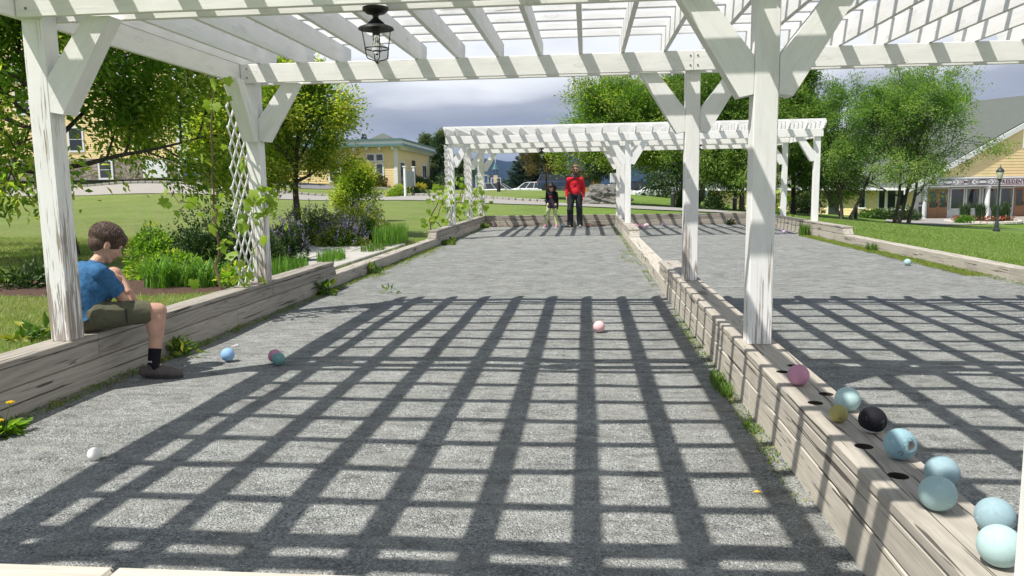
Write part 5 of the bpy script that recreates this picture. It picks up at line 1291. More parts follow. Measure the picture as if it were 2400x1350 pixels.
# little tower with a pointed teal roof, far away; a small house; white pool fence frames
tw = empty('small_tower', (-15.27, 130.3, 1.2), 0, 'little tower with a pointed teal roof and white spire far beyond the cars', 'tower')
m = MB(); m.box((0, 0, 1.0), (.66, .66, 2.0)); m.build('shaft', simple('peach_stucco', (.62, .46, .34), .7), tw)
m = MB()
for a in (-1, 1):
    for b in (-1, 1): m.box((a*.27, b*.27, 2.5), (.09, .09, .98))
m.build('lantern_posts', simple('dark_frame', (.05, .06, .07), .6), tw)
m = MB(); m.lathe([(.62, 3.0), (.5, 3.1), (.06, 4.1), (0, 4.15)], n=4); m.build('roof', teal, tw)
m = MB(); m.lathe([(.05, 4.1), (.03, 4.9), (0, 5.2)], n=6); m.build('spire', trim, tw)
fr = empty('pool_fence', (-13.5, 100, 1.3), 0, 'white rail frames beyond the parked cars', 'fence')
for x, w, h in ((0, 1.6, 1.5), (1.8, 1.2, 1.1)):
    m = MB(); m.box((x-w/2, 0, h/2), (.1, .1, h)); m.box((x+w/2, 0, h/2), (.1, .1, h)); m.box((x, 0, h), (w+.1, .1, .1)); m.build('frame', trim, fr)
m = MB(); m.box((-3.2, 0, .4), (3.0, .15, .9)); m.build('wall_panel', concrete, fr)
hs = empty('small_house', (-.6, 105, .3), 0, 'small ochre house with grey roof behind the man\'s head', 'building')
m = MB(); m.box((0, 0, 1.5), (5, 5, 3)); m.build('wall', simple('ochre_wall', (.42, .27, .12), .7), hs)
m = MB(); m.prism([(-3.2, 0, 2.9), (3.2, 0, 2.9), (0, 0, 4.6)], (0, -3, 0), (0, 3, 0)); m.build('roof', shingle, hs)
m = MB(); m.box((.7, -2.52, 1.4), (.9, .05, 1.1)); m.build('window', glass, hs)

# mountain and haze-blue distance
def mountain():
    n = 140; xs = np.linspace(-2600, 2600, n); r = np.random.default_rng(3); V = []
    ridge = 76+26*np.sin(xs/420+.9)+14*np.sin(xs/150+.4)+5*np.sin(xs/47)+r.normal(0, 1.6, n)
    ridge = ridge+38+22*np.exp(-((xs+420)/110)**2)
    rows = 9
    for k in range(rows+1):
        f = k/rows
        for i in range(n): V.append((xs[i], 2500+900*f+40*math.sin(xs[i]/90+f*5), -130+(ridge[i]+130)*math.sin(f*math.pi/2)))
    F = [(k*n+i, k*n+i+1, (k+1)*n+i+1, (k+1)*n+i) for k in range(rows) for i in range(n-1)]
    return tag(ob('mountain', mesh_from('mountain', V, F, simple('mountain_forest', (.006, .018, .030), .95, var=.4, scale=.02), True)), kind='structure')
mountain()
# ---------------------------------------------------------------- street furniture
def bollard(x, y, label, h=.95, r=.11, z=None):
    t = empty('bollard_light', (x, y, gz(x, y) if z is None else z), 0, label, 'bollard', 'dark bollard lights around the lawns')
    m = MB(); m.lathe([(r, -.1), (r, h*.74), (r*.98, h*.75)], n=16); m.build('post', metal_black, t, True)
    m = MB(); m.lathe([(r*.7, h*.752), (r*.7, h*.84)], n=14); m.build('lens', simple('bollard_lens', (.45, .47, .48), .3), t, True)
    m = MB(); m.lathe([(r*1.02, h*.842), (r*1.05, h*.88), (r*.85, h*.96), (r*.4, h), (0, h*1.01)], n=16); m.build('cap', metal_black, t, True); return t
bollard(22.07, 56.5, 'bollard under the birches, nearest the white columns but one')
bollard(23.66, 57.6, 'black bollard closest to the first white column', 1.25, .12)
bollard(17.4, 52.05, 'bollard beside the foot of the leaning birch trunks')
bollard(7.64, 41.0, 'bollard in the dark shade right of the second middle post', .9)
bollard(4.24, 38.78, 'bollard on the grass bank below the parked white cars', .9)
bollard(-6.25, 55.05, 'short dark bollard on the bank below the parked grey wagon', .95, .13)
bollard(-16.06, 67.0, 'black bollard at the corner of the low yellow building', 1.05, .14)
def street_lamp(x, y, h, label, z=None, s=1.0):
    t = empty('street_lamp', (x, y, gz(x, y) if z is None else z), 0, label, 'street lamp')
    g = simple('lamp_green_black', (.03, .04, .038), .45)
    m = MB(); m.lathe([(.15*s, -.05), (.15*s, .12), (.10*s, .16), (.09*s, .42), (.06*s, .50), (.05*s, .9), (.038*s, h-.75), (.055*s, h-.70), (.04*s, h-.66), (.09*s, h-.57), (.10*s, h-.55)], n=16); m.build('pole', g, t, True)
    m = MB(); m.lathe([(.085*s, h-.548), (.12*s, h-.42), (.155*s, h-.26), (.15*s, h-.24)], n=16); m.build('globe', simple('frosted_lamp_glass', (.52, .50, .42), .35), t, True)
    m = MB(); m.lathe([(.17*s, h-.238), (.175*s, h-.20), (.12*s, h-.11), (.05*s, h-.06), (.035*s, h-.03), (.045*s, h-.01), (.015*s, h+.03), (.012*s, h+.10), (0, h+.11)], n=16); m.build('finial_cap', g, t, True); return t
street_lamp(19.08, 38.03, 3.0, 'old fashioned street lamp standing on the lawn before the lettered sign')
street_lamp(-12.0, 95.15, 2.3, 'distant street lamp left of the little pointed tower', None, 1.2)
street_lamp(-12.9, 96.5, 2.3, 'distant street lamp half hidden by the last left post', None, 1.2)
# white sign post by the path
t = empty('sign_post', (-12.2, 51.5, gz(-12.2, 51.5)), math.radians(75), 'white two-post sign seen edge on beside the path', 'sign')
for dx in (0, 1.3):
    m = MB(); m.box((dx, 0, .98), (.15, .15, 2.0), bevel=.01); m.build('post', trim, t); m = MB(); m.box((dx, 0, 2.02), (.24, .24, .07), bevel=.01); m.build('cap', trim, t)
m = MB(); m.box((.65, 0, 1.2), (1.12, .06, 1.1), bevel=.01); m.build('panel', simple('sign_grey', (.42, .44, .47), .6), t)
# red umbrella by the entrance
t = empty('parasol', (33.2, 60.0, -1.58), 0, 'red parasol in front of the wooden door at the right edge', 'parasol')
m = MB(); m.tube([(0, 0, 0), (0, 0, 2.6)], .03, 8); m.build('pole', trim, t)
m = MB(); m.lathe([(1.3, 1.95), (1.0, 2.13), (.5, 2.42), (.03, 2.62)], n=8); m.build('canopy', simple('red_canvas', (.55, .03, .04), .7), t)
# boulder: low outcrop of pale ledge rock
def boulder(x, y, rx, ry, h, label, seed):
    bm = bmesh.new(); bmesh.ops.create_icosphere(bm, subdivisions=5, radius=1); r = np.random.default_rng(seed)
    from mathutils import noise
    for v in bm.verts:
        p = v.co.copy(); n = noise.fractal(p*1.6+Vector((seed, 0, 0)), .9, 2.0, 5)*.35; q = noise.noise(Vector((p.x*1.2, p.y, p.z*5.5+p.x*1.8)))*.14
        v.co = p*(1+n+q)
    me = bpy.data.meshes.new('boulder'); bm.to_mesh(me); bm.free()
    m_, t_, bs, out = material('ledge_rock'); tc = t_.new('ShaderNodeTexCoord'); p = tc.outputs['Object']; a = t_.noise(t_.vmath('MULTIPLY', p, (1, 1, 4)), 2.2, 6, .7, 1.0); b = t_.noise(p, 9, 5, .7)
    c = t_.ramp(a, [(.3, (.12, .11, .10)), (.5, (.32, .305, .28)), (.75, (.50, .48, .45))]); c = t_.mix(t_.ramp(b, [(.45, 0), (.7, .5)]), c, (.12, .12, .105)); setin(t_, bs.inputs['Base Color'], c); bs.inputs['Roughness'].default_value = .95; bump(t_, bs, t_.math('ADD', a, b), 1.0, .2)
    me.materials.append(m_); o = ob('boulder', me); o.scale = (rx, ry, h); o.location = (x, y, gz(x, y)+h*.35); return tag(o, label, 'boulder')
boulder(1.0, 41.5, 1.2, .8, .78, 'pale streaked ledge rock on the bank right of the man', 5)
# round flower bed in the entrance paving
fx, fy = 25.6, 52.8; zf = gz(fx, fy)
t = empty('flower_bed', (fx, fy, zf), 0, 'round stone-edged bed with clumps of tall grass and red flowers', 'flower bed')
rr = random.Random(4)
m = MB(); m.lathe([(2.0, 0), (1.9, .12), (0, .2)], n=24); m.build('soil', mulch_m, t)
me = None
for k in range(38):
    a = 2*math.pi*k/38; m = MB(); m.box((0, 0, 0), (.34, .24, .2), bevel=.04)
    if me is None: m.build('edge_stone', simple('edging_stone', (.55, .52, .46), .85, var=.2, scale=6), None); me = bpy.data.objects['edge_stone'].data; bpy.data.objects.remove(bpy.data.objects['edge_stone'])
    M = Matrix.Rotation(a+math.pi/2+rr.uniform(-.1, .1), 4, 'Z'); M.translation = (2.08*math.cos(a), 2.08*math.sin(a), .09+rr.uniform(-.02, .02)); ob('edge_stone', me, t, M)
def grass_clump(x, y, r, h, n, label, seed, mat, z):
    return blades('tall_grass', (x, y), r, r, n, h, label, mat, seed, z=z, width=.05, arch=.28)
grass_clump(24.3, 52.4, .28, 1.3, 260, 'tall grass clump at the left of the round flower bed', 501, lf_pop, zf+.12)
grass_clump(25.5, 52.9, .28, 1.25, 260, 'tall grass clump in the middle of the round flower bed', 502, lf_pop, zf+.12)
grass_clump(26.2, 52.3, .28, 1.2, 260, 'tall grass clump just right of centre in the round flower bed', 503, lf_pop, zf+.12)
grass_clump(27.1, 53.0, .24, 1.3, 220, 'tall grass clump by the lamp in the round flower bed', 504, lf_pop, zf+.12)
rng = np.random.default_rng(8); n = 420; a = rng.uniform(0, 6.28, n); r = rng.uniform(1.1, 1.8, n); C = np.c_[fx+r*np.cos(a), fy+r*np.sin(a), zf+.2+rng.uniform(0, .22, n)]
V, T = leaf_cards(C, rng.normal(0, 1, (n, 3))+[0, 0, .5], .14, rng, aspect=.7); tag(ob('bedding_flowers', mesh_np('bedding_flowers', V, T, simple('red_orange_petals', (.30, .09, .04), .6))), kind='stuff')
make_bush('shrub', (24.0, 51.6), .55, .5, .6, 'light green leafy plant at the left end of the round flower bed', lf_lily, .16, 900, 510, stems=False)
# shrubs by the buildings
make_bush('shrub', (19.5, 55.0), 1.1, .9, .75, 'leafy hosta clump under the birches by the yellow wall', lf_maple, .2, 1500, 520, stems=False)
make_bush('shrub', (21.0, 54.2), 1.7, .9, 1.0, 'dark rounded shrub between the bollards by the porch', lf_dark, .16, 3200, 521, stems=False)
make_bush('shrub', (15.2, 55.0), 1.4, 1.0, 1.9, 'dark shrub beside the brown side door', lf_dark, .17, 3200, 522)
make_bush('shrub', (6.6, 40.2), .7, .6, 1.2, 'small dark shrub at the white corner post in the shade', lf_dark, .14, 1500, 523)
make_bush('shrub', (5.75, 43.5), 1.0, 1.0, 1.9, 'grey green shrub at the foot of the bank left of the second middle post', lf_pop, .16, 4200, 524)
make_bush('shrub', (-12.87, 52.4), .85, .7, .85, 'round light green shrub at the foot of the white sign', lf_crab2, .13, 2600, 525, stems=False)
make_bush('shrub', (-11.6, 52.8), .75, .6, .65, 'dark low shrub right of the white sign', lf_dark, .13, 1800, 526, stems=False)
make_bush('shrub', (-14.6, 66.8), .75, .6, .7, 'golden yellow flowering shrub by the yellow building', lf_yel, .16, 1500, 527, stems=False)
for i, (x, y, r, h, lb) in enumerate([(-16.2, 74, 1.6, 2.0, 'dark green shrub nearest the corner along the long yellow wall'), (-15.6, 78, 2.0, 2.6, 'dark green shrub in the middle of the long yellow wall'), (-14.2, 81, 2.2, 3.0, 'dark green shrub at the far end of the long yellow wall'), (-19.6, 70.4, 1.2, 1.5, 'reddish green shrub under the front window of the low yellow building')]):
    make_bush('shrub', (x, y), r, r*.8, h, lb, lf_dark if i < 3 else lf_red, .2, 3600, 530+i, stems=False)
for i, (x, w) in enumerate([(-48, 3.2), (-42.5, 2.6), (-38, 2.4), (-34.5, 1.6)]):
    make_bush('shrub', (x, 60.2), w, 1.0, 1.7, 'dark hedge shrub before the stone base of the tall inn, %s' % ['outermost', 'second from the outer end', 'next to the last', 'nearest its corner'][i], lf_dark, .2, 4200, 540+i, stems=False)
def mat_sky_wire(): pass
wr = MB(); wr.tube([(-40, 150, 9.5), (-15, 150, 9.0), (10, 150, 9.3)], .03, 4); tag(wr.build('overhead_wire', metal_black), 'thin overhead wire crossing the gap before the mountain', 'wire')

# ---------------------------------------------------------------- cars
tyre_m = simple('tyre_rubber', (.02, .02, .02), .8); rim_m = simple('alloy_rim', (.45, .46, .48), .35, .8)
red_l = simple('tail_lamp_red', (.45, .02, .02), .25); head_l = simple('head_lamp', (.65, .67, .70), .15); chrome = simple('chrome_trim', (.6, .6, .62), .2, .9)
def car(x, y, yaw, paint, label, kind='suv', L=4.55, W=1.85, H=1.68, z=None):
    t = empty('parked_car', (x, y, gz(x, y) if z is None else z), yaw, label, 'car', 'cars parked beyond the grass bank')
    g = .20; bz = .95*H/1.68 if kind != 'sedan' else .88
    prof = [(-L/2, g+.18), (-L/2+.02, bz-.18), (-L/2+.08, bz), (L/2-1.15, bz+.03), (L/2-.28, bz-.10), (L/2-.03, bz-.28), (L/2, g+.22), (L/2-.08, g), (-L/2+.10, g)]
    if kind == 'pickup': prof = [(-L/2, g+.25), (-L/2+.0, bz+.02), (L/2-1.3, bz+.06), (L/2-.2, bz), (L/2-.02, bz-.2), (L/2, g+.2), (L/2-.08, g+.02), (-L/2+.10, g+.1)]
    m = MB(); n = len(prof); cols = []
    for yy, inset, dz_ in ((-W/2, .05, 0), (-W/2+.10, 0, .0), (W/2-.10, 0, 0), (W/2, .05, 0)):
        cols.append([(px*(1-inset*.3), yy, pz-(.03 if abs(yy) > W/2-.05 and pz > .6 else 0)) for px, pz in prof])
    V = [p for c in cols for p in c]; F = [tuple(reversed(range(n))), tuple(range(3*n, 4*n))]
    for k in range(3):
        for i in range(n): F.append((k*n+i, k*n+(i+1) % n, (k+1)*n+(i+1) % n, (k+1)*n+i))
    m.add(V, F); b = m.build('body', paint, t, True); bv = b.modifiers.new('bevel', 'BEVEL'); bv.width = .05; bv.segments = 3; bv.limit_method = 'ANGLE'
    # greenhouse: glass block with roof and pillars
    if kind == 'suv': gp = dict(b0=-L/2+.10, b1=L/2-1.25, t0=-L/2+.42, t1=L/2-2.15)
    elif kind == 'van': gp = dict(b0=-L/2+.08, b1=L/2-.85, t0=-L/2+.30, t1=L/2-1.9)
    elif kind == 'pickup': gp = dict(b0=-.9, b1=1.35, t0=-.65, t1=.65)
    else: gp = dict(b0=-L/2+.45, b1=L/2-1.25, t0=-L/2+1.15, t1=L/2-2.1)
    zb = bz-.02; zt = H-.07; wi = W/2-.08; wo = W/2-.24
    V = [(gp['b0'], -wi, zb), (gp['b1'], -wi, zb), (gp['b1'], wi, zb), (gp['b0'], wi, zb), (gp['t0'], -wo, zt), (gp['t1'], -wo, zt), (gp['t1'], wo, zt), (gp['t0'], wo, zt)]
    m = MB(); m.add(V, [(0, 3, 2, 1), (4, 5, 6, 7), (0, 1, 5, 4), (1, 2, 6, 5), (2, 3, 7, 6), (3, 0, 4, 7)]); m.build('window_glass', glass, t)
    m = MB(); Vt = [Vector(v) for v in V]; m.add([Vt[4]+Vector((-.05, -.03, 0)), Vt[5]+Vector((.05, -.03, 0)), Vt[6]+Vector((.05, .03, 0)), Vt[7]+Vector((-.05, .03, 0)), Vt[4]+Vector((.05, .06, .07)), Vt[5]+Vector((-.2, .06, .05)), Vt[6]+Vector((-.2, -.06, .05)), Vt[7]+Vector((.05, -.06, .07))], [(0, 3, 2, 1), (4, 5, 6, 7), (0, 1, 5, 4), (1, 2, 6, 5), (2, 3, 7, 6), (3, 0, 4, 7)]); m.build('roof', paint, t, True)
    m = MB()
    for a, c in ((0, 4), (1, 5), (2, 6), (3, 7)): m.tube([Vt[a], Vt[c]], .045 if a in (1, 2) else .07, 6)
    for s in (-1, 1):
        nmid = {'suv': (.36, .66), 'van': (.33, .62), 'pickup': (.45,), 'sedan': (.45,)}[kind]
        for f in nmid:
            p = Vector((gp['b0']+(gp['b1']-gp['b0'])*f, s*(wi+.004), zb)); q = Vector((gp['t0']+(gp['t1']-gp['t0'])*f, s*(wo+.004), zt)); m.tube([p, q], .035, 5)
    m.build('pillars', paint, t, True)['kind'] = 'stuff'
    wr_ = .34 if kind != 'sedan' else .31
    for sx in (-L/2+.82, L/2-.86):
        for s in (-1, 1):
            o = empty('wheel', (sx, s*(W/2-.09), wr_)); o.parent = t
            R = Matrix.Rotation(math.pi/2, 3, 'X')
            m = MB(); m.lathe([(wr_*.62, -.10), (wr_*.97, -.11), (wr_, -.06), (wr_, .06), (wr_*.97, .11), (wr_*.62, .10)], n=22, M=R); m.build('tyre', tyre_m, o, True)
            m = MB(); m.lathe([(wr_*.61, -.085), (wr_*.2, -.075), (.0, -.08)], n=22, M=R); m.lathe([(wr_*.61, .085), (wr_*.2, .075), (.0, .08)], n=22, M=R); m.build('rim', rim_m, o, True)
            m = MB(); m.lathe([(wr_+.075, -.004), (wr_+.075, .004)], n=22, M=R, c=(sx, s*(W/2-.012), wr_)); m.build('wheel_arch', simple('black_plastic', (.025, .025, .028), .7) if 'black_plastic' not in MAT else MAT['black_plastic'], t, True)
    for s in (-1, 1):
        m = MB(); m.box((-L/2+.10, s*(W/2-.20), bz-.10), (.26, .34, .20), bevel=.03); m.build('tail_light', red_l, t)
        m = MB(); m.box((L/2-.22, s*(W/2-.26), bz-.26), (.34, .36, .15), bevel=.04); m.build('headlight', head_l, t)
        m = MB(); m.box((gp['b1']-.35, s*(W/2+.07), bz+.08), (.12, .17, .12), bevel=.03); m.build('mirror', paint, t)
        m = MB()
        for f in (.18, -.12): m.box((f*L, s*(W/2+.005), bz-.12), (.16, .03, .03))
        m.build('door_handle', chrome, t)
        m = MB(); m.box((0, s*(W/2-.0), g+.16), (L*.52, .03, .035)); m.build('sill_trim', chrome, t)
    m = MB(); m.box((L/2-.02, 0, bz-.34), (.06, .8, .18), bevel=.02); m.build('grille', metal_black, t)
    m = MB(); m.box((-L/2-.01, 0, bz-.30), (.03, .5, .13)); m.build('number_plate', trim, t)
    return t
p_blue = simple('paint_dark_blue', (.03, .055, .12), .25, .2, coat=.6); p_white = simple('paint_white', (.72, .74, .76), .25, coat=.5); p_grey = simple('paint_grey', (.16, .17, .19), .3, .4, coat=.5); p_silver = simple('paint_silver', (.50, .52, .52), .3, .5, coat=.5); p_black = simple('paint_black', (.02, .022, .028), .25, .2, coat=.6)
car(-2.75, 80.8, .04, p_blue, 'dark blue hatchback SUV parked on the bank behind the girl and the man', 'suv', 4.7, 1.9, 1.75, z=.80)
car(-9.7, 84.2, math.radians(-8), p_silver, 'pale green grey estate car with its roof showing above the grass bank', 'van', 4.6, 1.8, 1.62, z=.12)
car(-6.6, 85.0, math.radians(172), p_white, 'white car with a black window frame, right of the pale estate car', 'suv', 4.3, 1.8, 1.60, z=.17)
car(-13.2, 83.0, math.radians(10), p_white, 'white sloping car bonnet and windscreen between the left posts', 'sedan', 4.5, 1.8, 1.46, z=.2)
car(-3.9, 91.0, math.radians(5), p_grey, 'small grey car low behind the tail of the dark blue SUV', 'sedan', 4.3, 1.75, 1.45, z=.15)
car(3.6, 88.5, math.radians(-18), p_white, 'white saloon nose with big wheel just right of the middle posts', 'sedan', 4.5, 1.8, 1.50, z=-.15)
car(5.9, 92.3, math.radians(0), p_black, 'long dark van behind the white saloon', 'van', 4.9, 1.9, 1.85, z=-.15)
car(7.2, 88.8, math.radians(200), p_white, 'white car seen nose on between the saloon and the pickup', 'sedan', 4.2, 1.8, 1.50, z=-.22)
car(9.2, 92.5, math.radians(168), p_white, 'white pickup truck with a red tail light by the grey green shrub', 'pickup', 5.2, 1.95, 1.85, z=-.18)
car(11.2, 97.5, math.radians(176), p_white, 'white SUV behind the white pickup truck', 'suv', 4.8, 1.95, 1.95, z=-.1)
# ---------------------------------------------------------------- people
def capsule(mb, p0, p1, r0, r1, n=14):
    p0, p1 = Vector(p0), Vector(p1); d = p1-p0; L = d.length
    if L < 1e-5: mb.ball(p0, r0, n, n//2+2); return
    q = Vector((0, 0, 1)).rotation_difference(d.normalized()).to_matrix(); prof = []
    for i in range(5): a = -math.pi/2+i*math.pi/8; prof.append((max(0, r0*math.cos(a)) if i else 0, r0*math.sin(a)))
    for i in range(5): a = i*math.pi/8; prof.append((r1*math.cos(a) if i < 4 else 0, L+r1*math.sin(a)))
    V = []; F = []
    for r, z in prof:
        for k in range(n): a = 2*math.pi*k/n; V.append(q @ Vector((r*math.cos(a), r*math.sin(a), z))+p0)
    for i in range(len(prof)-1):
        for k in range(n): k2 = (k+1) % n; F.append((i*n+k, i*n+k2, (i+1)*n+k2, (i+1)*n+k))
    mb.add(V, F)
def chain(mb, pts, rs):
    for (a, b, r0, r1) in zip(pts[:-1], pts[1:], rs[:-1], rs[1:]): capsule(mb, a, b, r0, r1)
def ell(mb, c, r, R=None): mb.ball(c, 1.0, 20, 14, r, R)
def skin_blob(name, mb, mat, parent, voxel=.008, smooth=4, wrinkle=0, wscale=14, cut=None, clip=None):
    """fuses the collected shapes into one continuous skin"""
    me = mesh_from(name, mb.V, mb.F); bm = bmesh.new(); bm.from_mesh(me); bmesh.ops.remove_doubles(bm, verts=bm.verts, dist=1e-5); bmesh.ops.recalc_face_normals(bm, faces=bm.faces); bm.to_mesh(me); bm.free()
    o = bpy.data.objects.new('tmp', me); COL.objects.link(o)
    r = o.modifiers.new('r', 'REMESH'); r.mode = 'VOXEL'; r.voxel_size = voxel; r.use_smooth_shade = True
    if smooth: s = o.modifiers.new('s', 'SMOOTH'); s.factor = .5; s.iterations = smooth
    dg = bpy.context.evaluated_depsgraph_get(); m2 = bpy.data.meshes.new_from_object(o.evaluated_get(dg)); bpy.data.objects.remove(o)
    m2.name = name
    if wrinkle or clip:
        from mathutils import noise
        bm = bmesh.new(); bm.from_mesh(m2); bm.normal_update()
        if wrinkle:
            for v in bm.verts:
                p = v.co; w = noise.noise(Vector((p.x*wscale, p.y*wscale, p.z*wscale*.55)))+.5*noise.noise(p*wscale*2.1); v.co = p+v.normal*w*wrinkle
        for (co, no) in clip or []: bmesh.ops.bisect_plane(bm, geom=bm.verts[:]+bm.edges[:]+bm.faces[:], plane_co=co, plane_no=no, clear_outer=True)
        bm.to_mesh(m2); bm.free()
    m2.materials.clear(); m2.materials.append(mat); m2.polygons.foreach_set('use_smooth', [True]*len(m2.polygons))
    return ob(name, m2, parent)
def cloth(name, col, var=.15, scale=30, bmp=.3, rough=.85): return simple(name, col, rough, var=var, scale=scale, bmp=bmp, spec=.2)
def skin_mat(name, col):
    m, t, bs, out = material(name); tc = t.new('ShaderNodeTexCoord'); n = t.noise(tc.outputs['Object'], 22, 4, .6)
    setin(t, bs.inputs['Base Color'], t.mix(t.ramp(n, [(.3, 0), (.7, 1)]), tuple(c*.88 for c in col), tuple(min(1, c*1.08) for c in col))); bs.inputs['Roughness'].default_value = .5; bs.inputs['Specular IOR Level'].default_value = .35
    bs.inputs['Subsurface Weight'].default_value = .12; bs.inputs['Subsurface Radius'].default_value = (.012, .005, .003); bs.inputs['Subsurface Scale'].default_value = 1.0
    return m
def hand(mb, wrist, d, palm_n, s=1.0, curl=.5, side=1):
    """palm and five fingers; d points to the fingertips, palm_n out of the palm"""
    w = Vector(wrist); d = Vector(d).normalized(); n = Vector(palm_n); n = (n-d*n.dot(d)).normalized(); x = d.cross(n)*side
    for k, off in enumerate((-.026, -.009, .009, .026)): capsule(mb, w+x*off*.6*s, w+d*.078*s+x*off*s, .015*s, .0125*s, 10)
    for k, (off, L) in enumerate(((-.029, .060), (-.010, .074), (.010, .080), (.028, .070))):
        p = w+d*.08*s+x*off*s; dd = d; r = .0088*s
        for j, f in enumerate((.45, .30, .25)):
            ax = n; dd = (dd+ax*curl*(.35+.25*j)).normalized(); q = p+dd*L*f*s; capsule(mb, p, q, r, r*.92, 8); p = q; r *= .93
    p = w+d*.02*s+x*.026*s; q = p+(d*.55+x*.65+n*.35).normalized()*.038*s; capsule(mb, p, q, .014*s, .0115*s, 9); r_ = q+(d*.9+x*.2+n*.35).normalized()*.032*s; capsule(mb, q, r_, .0112*s, .0095*s, 9)
def shoe(parent, ankle, toe_dir, L, mat, sole_mat, name='shoe', h=.09, lace=None):
    d = Vector(toe_dir); d.z = 0; d.normalize(); s = Vector((-d.y, d.x, 0)); a = Vector(ankle); a0 = Vector((a.x, a.y, a.z-h))
    heel = a0-d*L*.24; toe = a0+d*L*.72
    m = MB()
    capsule(m, heel+Vector((0, 0, .045)), a0+d*L*.1+Vector((0, 0, .05)), .040, .044); capsule(m, a0+d*L*.1+Vector((0, 0, .05)), a0+d*L*.42+Vector((0, 0, .036)), .046, .042); capsule(m, a0+d*L*.42+Vector((0, 0, .036)), toe-d*.03+Vector((0, 0, .030)), .044, .030)
    capsule(m, a0+Vector((0, 0, .06)), a0+Vector((0, 0, .105)), .043, .040)
    o = skin_blob(name, m, mat, parent, .007, 2, clip=[(a0+Vector((0, 0, .012)), (0, 0, -1)), (a0+Vector((0, 0, .118)), (0, 0, 1))])
    pl = []
    for k in range(22):
        f = k/22*2*math.pi; c = math.cos(f); u = a0+d*L*.24+d*c*L*.49; w = (.036 if c < 0 else .036+.012*math.sin(min(1, max(0, c))*math.pi))*(1 if abs(c) < .95 else .9)
        pl.append(u+s*math.sin(f)*(w+.006)+Vector((0, 0, 0)))
    m = MB(); m.prism(pl, (0, 0, .001), (0, 0, .022)); so = m.build('sole', sole_mat, o)
    if lace:
        m = MB()
        for k in range(4): c = a0+d*(L*.12+k*.022)+Vector((0, 0, .098-k*.009)); m.tube([c-s*.026-Vector((0, 0, .008)), c+Vector((0, 0, .004)), c+s*.026-Vector((0, 0, .008))], .0032, 5)
        c = a0+d*L*.10+Vector((0, 0, .105)); m.tube([c, c+s*.03+d*.02+Vector((0, 0, .018)), c+s*.05+d*.035, c+s*.03+d*.01-Vector((0, 0, .005)), c], .0028, 5); m.tube([c, c-s*.03+d*.02+Vector((0, 0, .016)), c-s*.05+d*.03-Vector((0, 0, .01))], .0028, 5)
        m.build('laces', lace, o)
    return o
def head_frame(fwd, up=(0, 0, 1)):
    f = Vector(fwd).normalized(); u = Vector(up); u = (u-f*u.dot(f)).normalized(); r = f.cross(u); return Matrix((r, f, u)).transposed()   # local x=right, y=forward, z=up
def head_shapes(m, c, R, s):
    c = Vector(c); T = lambda x, y, z: c+R @ Vector((x*s, y*s, z*s))
    ell(m, T(0, -.005, .03), (.080*s, .098*s, .092*s), R); ell(m, T(0, .022, -.03), (.064*s, .072*s, .082*s), R); ell(m, T(0, .052, -.086), (.034*s, .034*s, .026*s), R)
    capsule(m, T(-.038, .03, -.07), T(-.012, .06, -.088), .026*s, .022*s); capsule(m, T(.038, .03, -.07), T(.012, .06, -.088), .026*s, .022*s)
    capsule(m, T(0, .088, .012), T(0, .108, -.026), .010*s, .0145*s); ell(m, T(.013, .098, -.030), (.009*s, .010*s, .008*s), R); ell(m, T(-.013, .098, -.030), (.009*s, .010*s, .008*s), R)
    capsule(m, T(-.05, .074, .022), T(.05, .074, .022), .014*s, .014*s); ell(m, T(.042, .066, -.022), (.022*s, .018*s, .018*s), R); ell(m, T(-.042, .066, -.022), (.022*s, .018*s, .018*s), R)
    for sx in (-1, 1): ell(m, T(sx*.080, -.005, -.012), (.010*s, .020*s, .031*s), R); ell(m, T(sx*.086, -.012, .0), (.007*s, .016*s, .020*s), R)
def face_parts(t, c, R, s, lip, eye=True, iris=(.05, .03, .02)):
    c = Vector(c); T = lambda x, y, z: c+R @ Vector((x*s, y*s, z*s))
    m = MB(); capsule(m, T(-.021, .086, -.060), T(0, .092, -.058), .0045*s, .0062*s, 8); capsule(m, T(.021, .086, -.060), T(0, .092, -.058), .0045*s, .0062*s, 8); capsule(m, T(-.016, .086, -.066), T(.016, .086, -.066), .006*s, .006*s, 8); m.build('lips', lip, t, True)
    if eye:
        for sx in (-1, 1):
            m = MB(); m.ball(T(sx*.030, .0735, .006), .0115*s, 12, 8); e = m.build('eye', MAT.get('eye_white') or simple('eye_white', (.75, .74, .72), .2), t, True)
            m = MB(); m.ball(T(sx*.030, .0805, .004), .0062*s, 10, 6); m.build('iris', MAT.get('iris_brown') or simple('iris_brown', iris, .2), e, True)
    
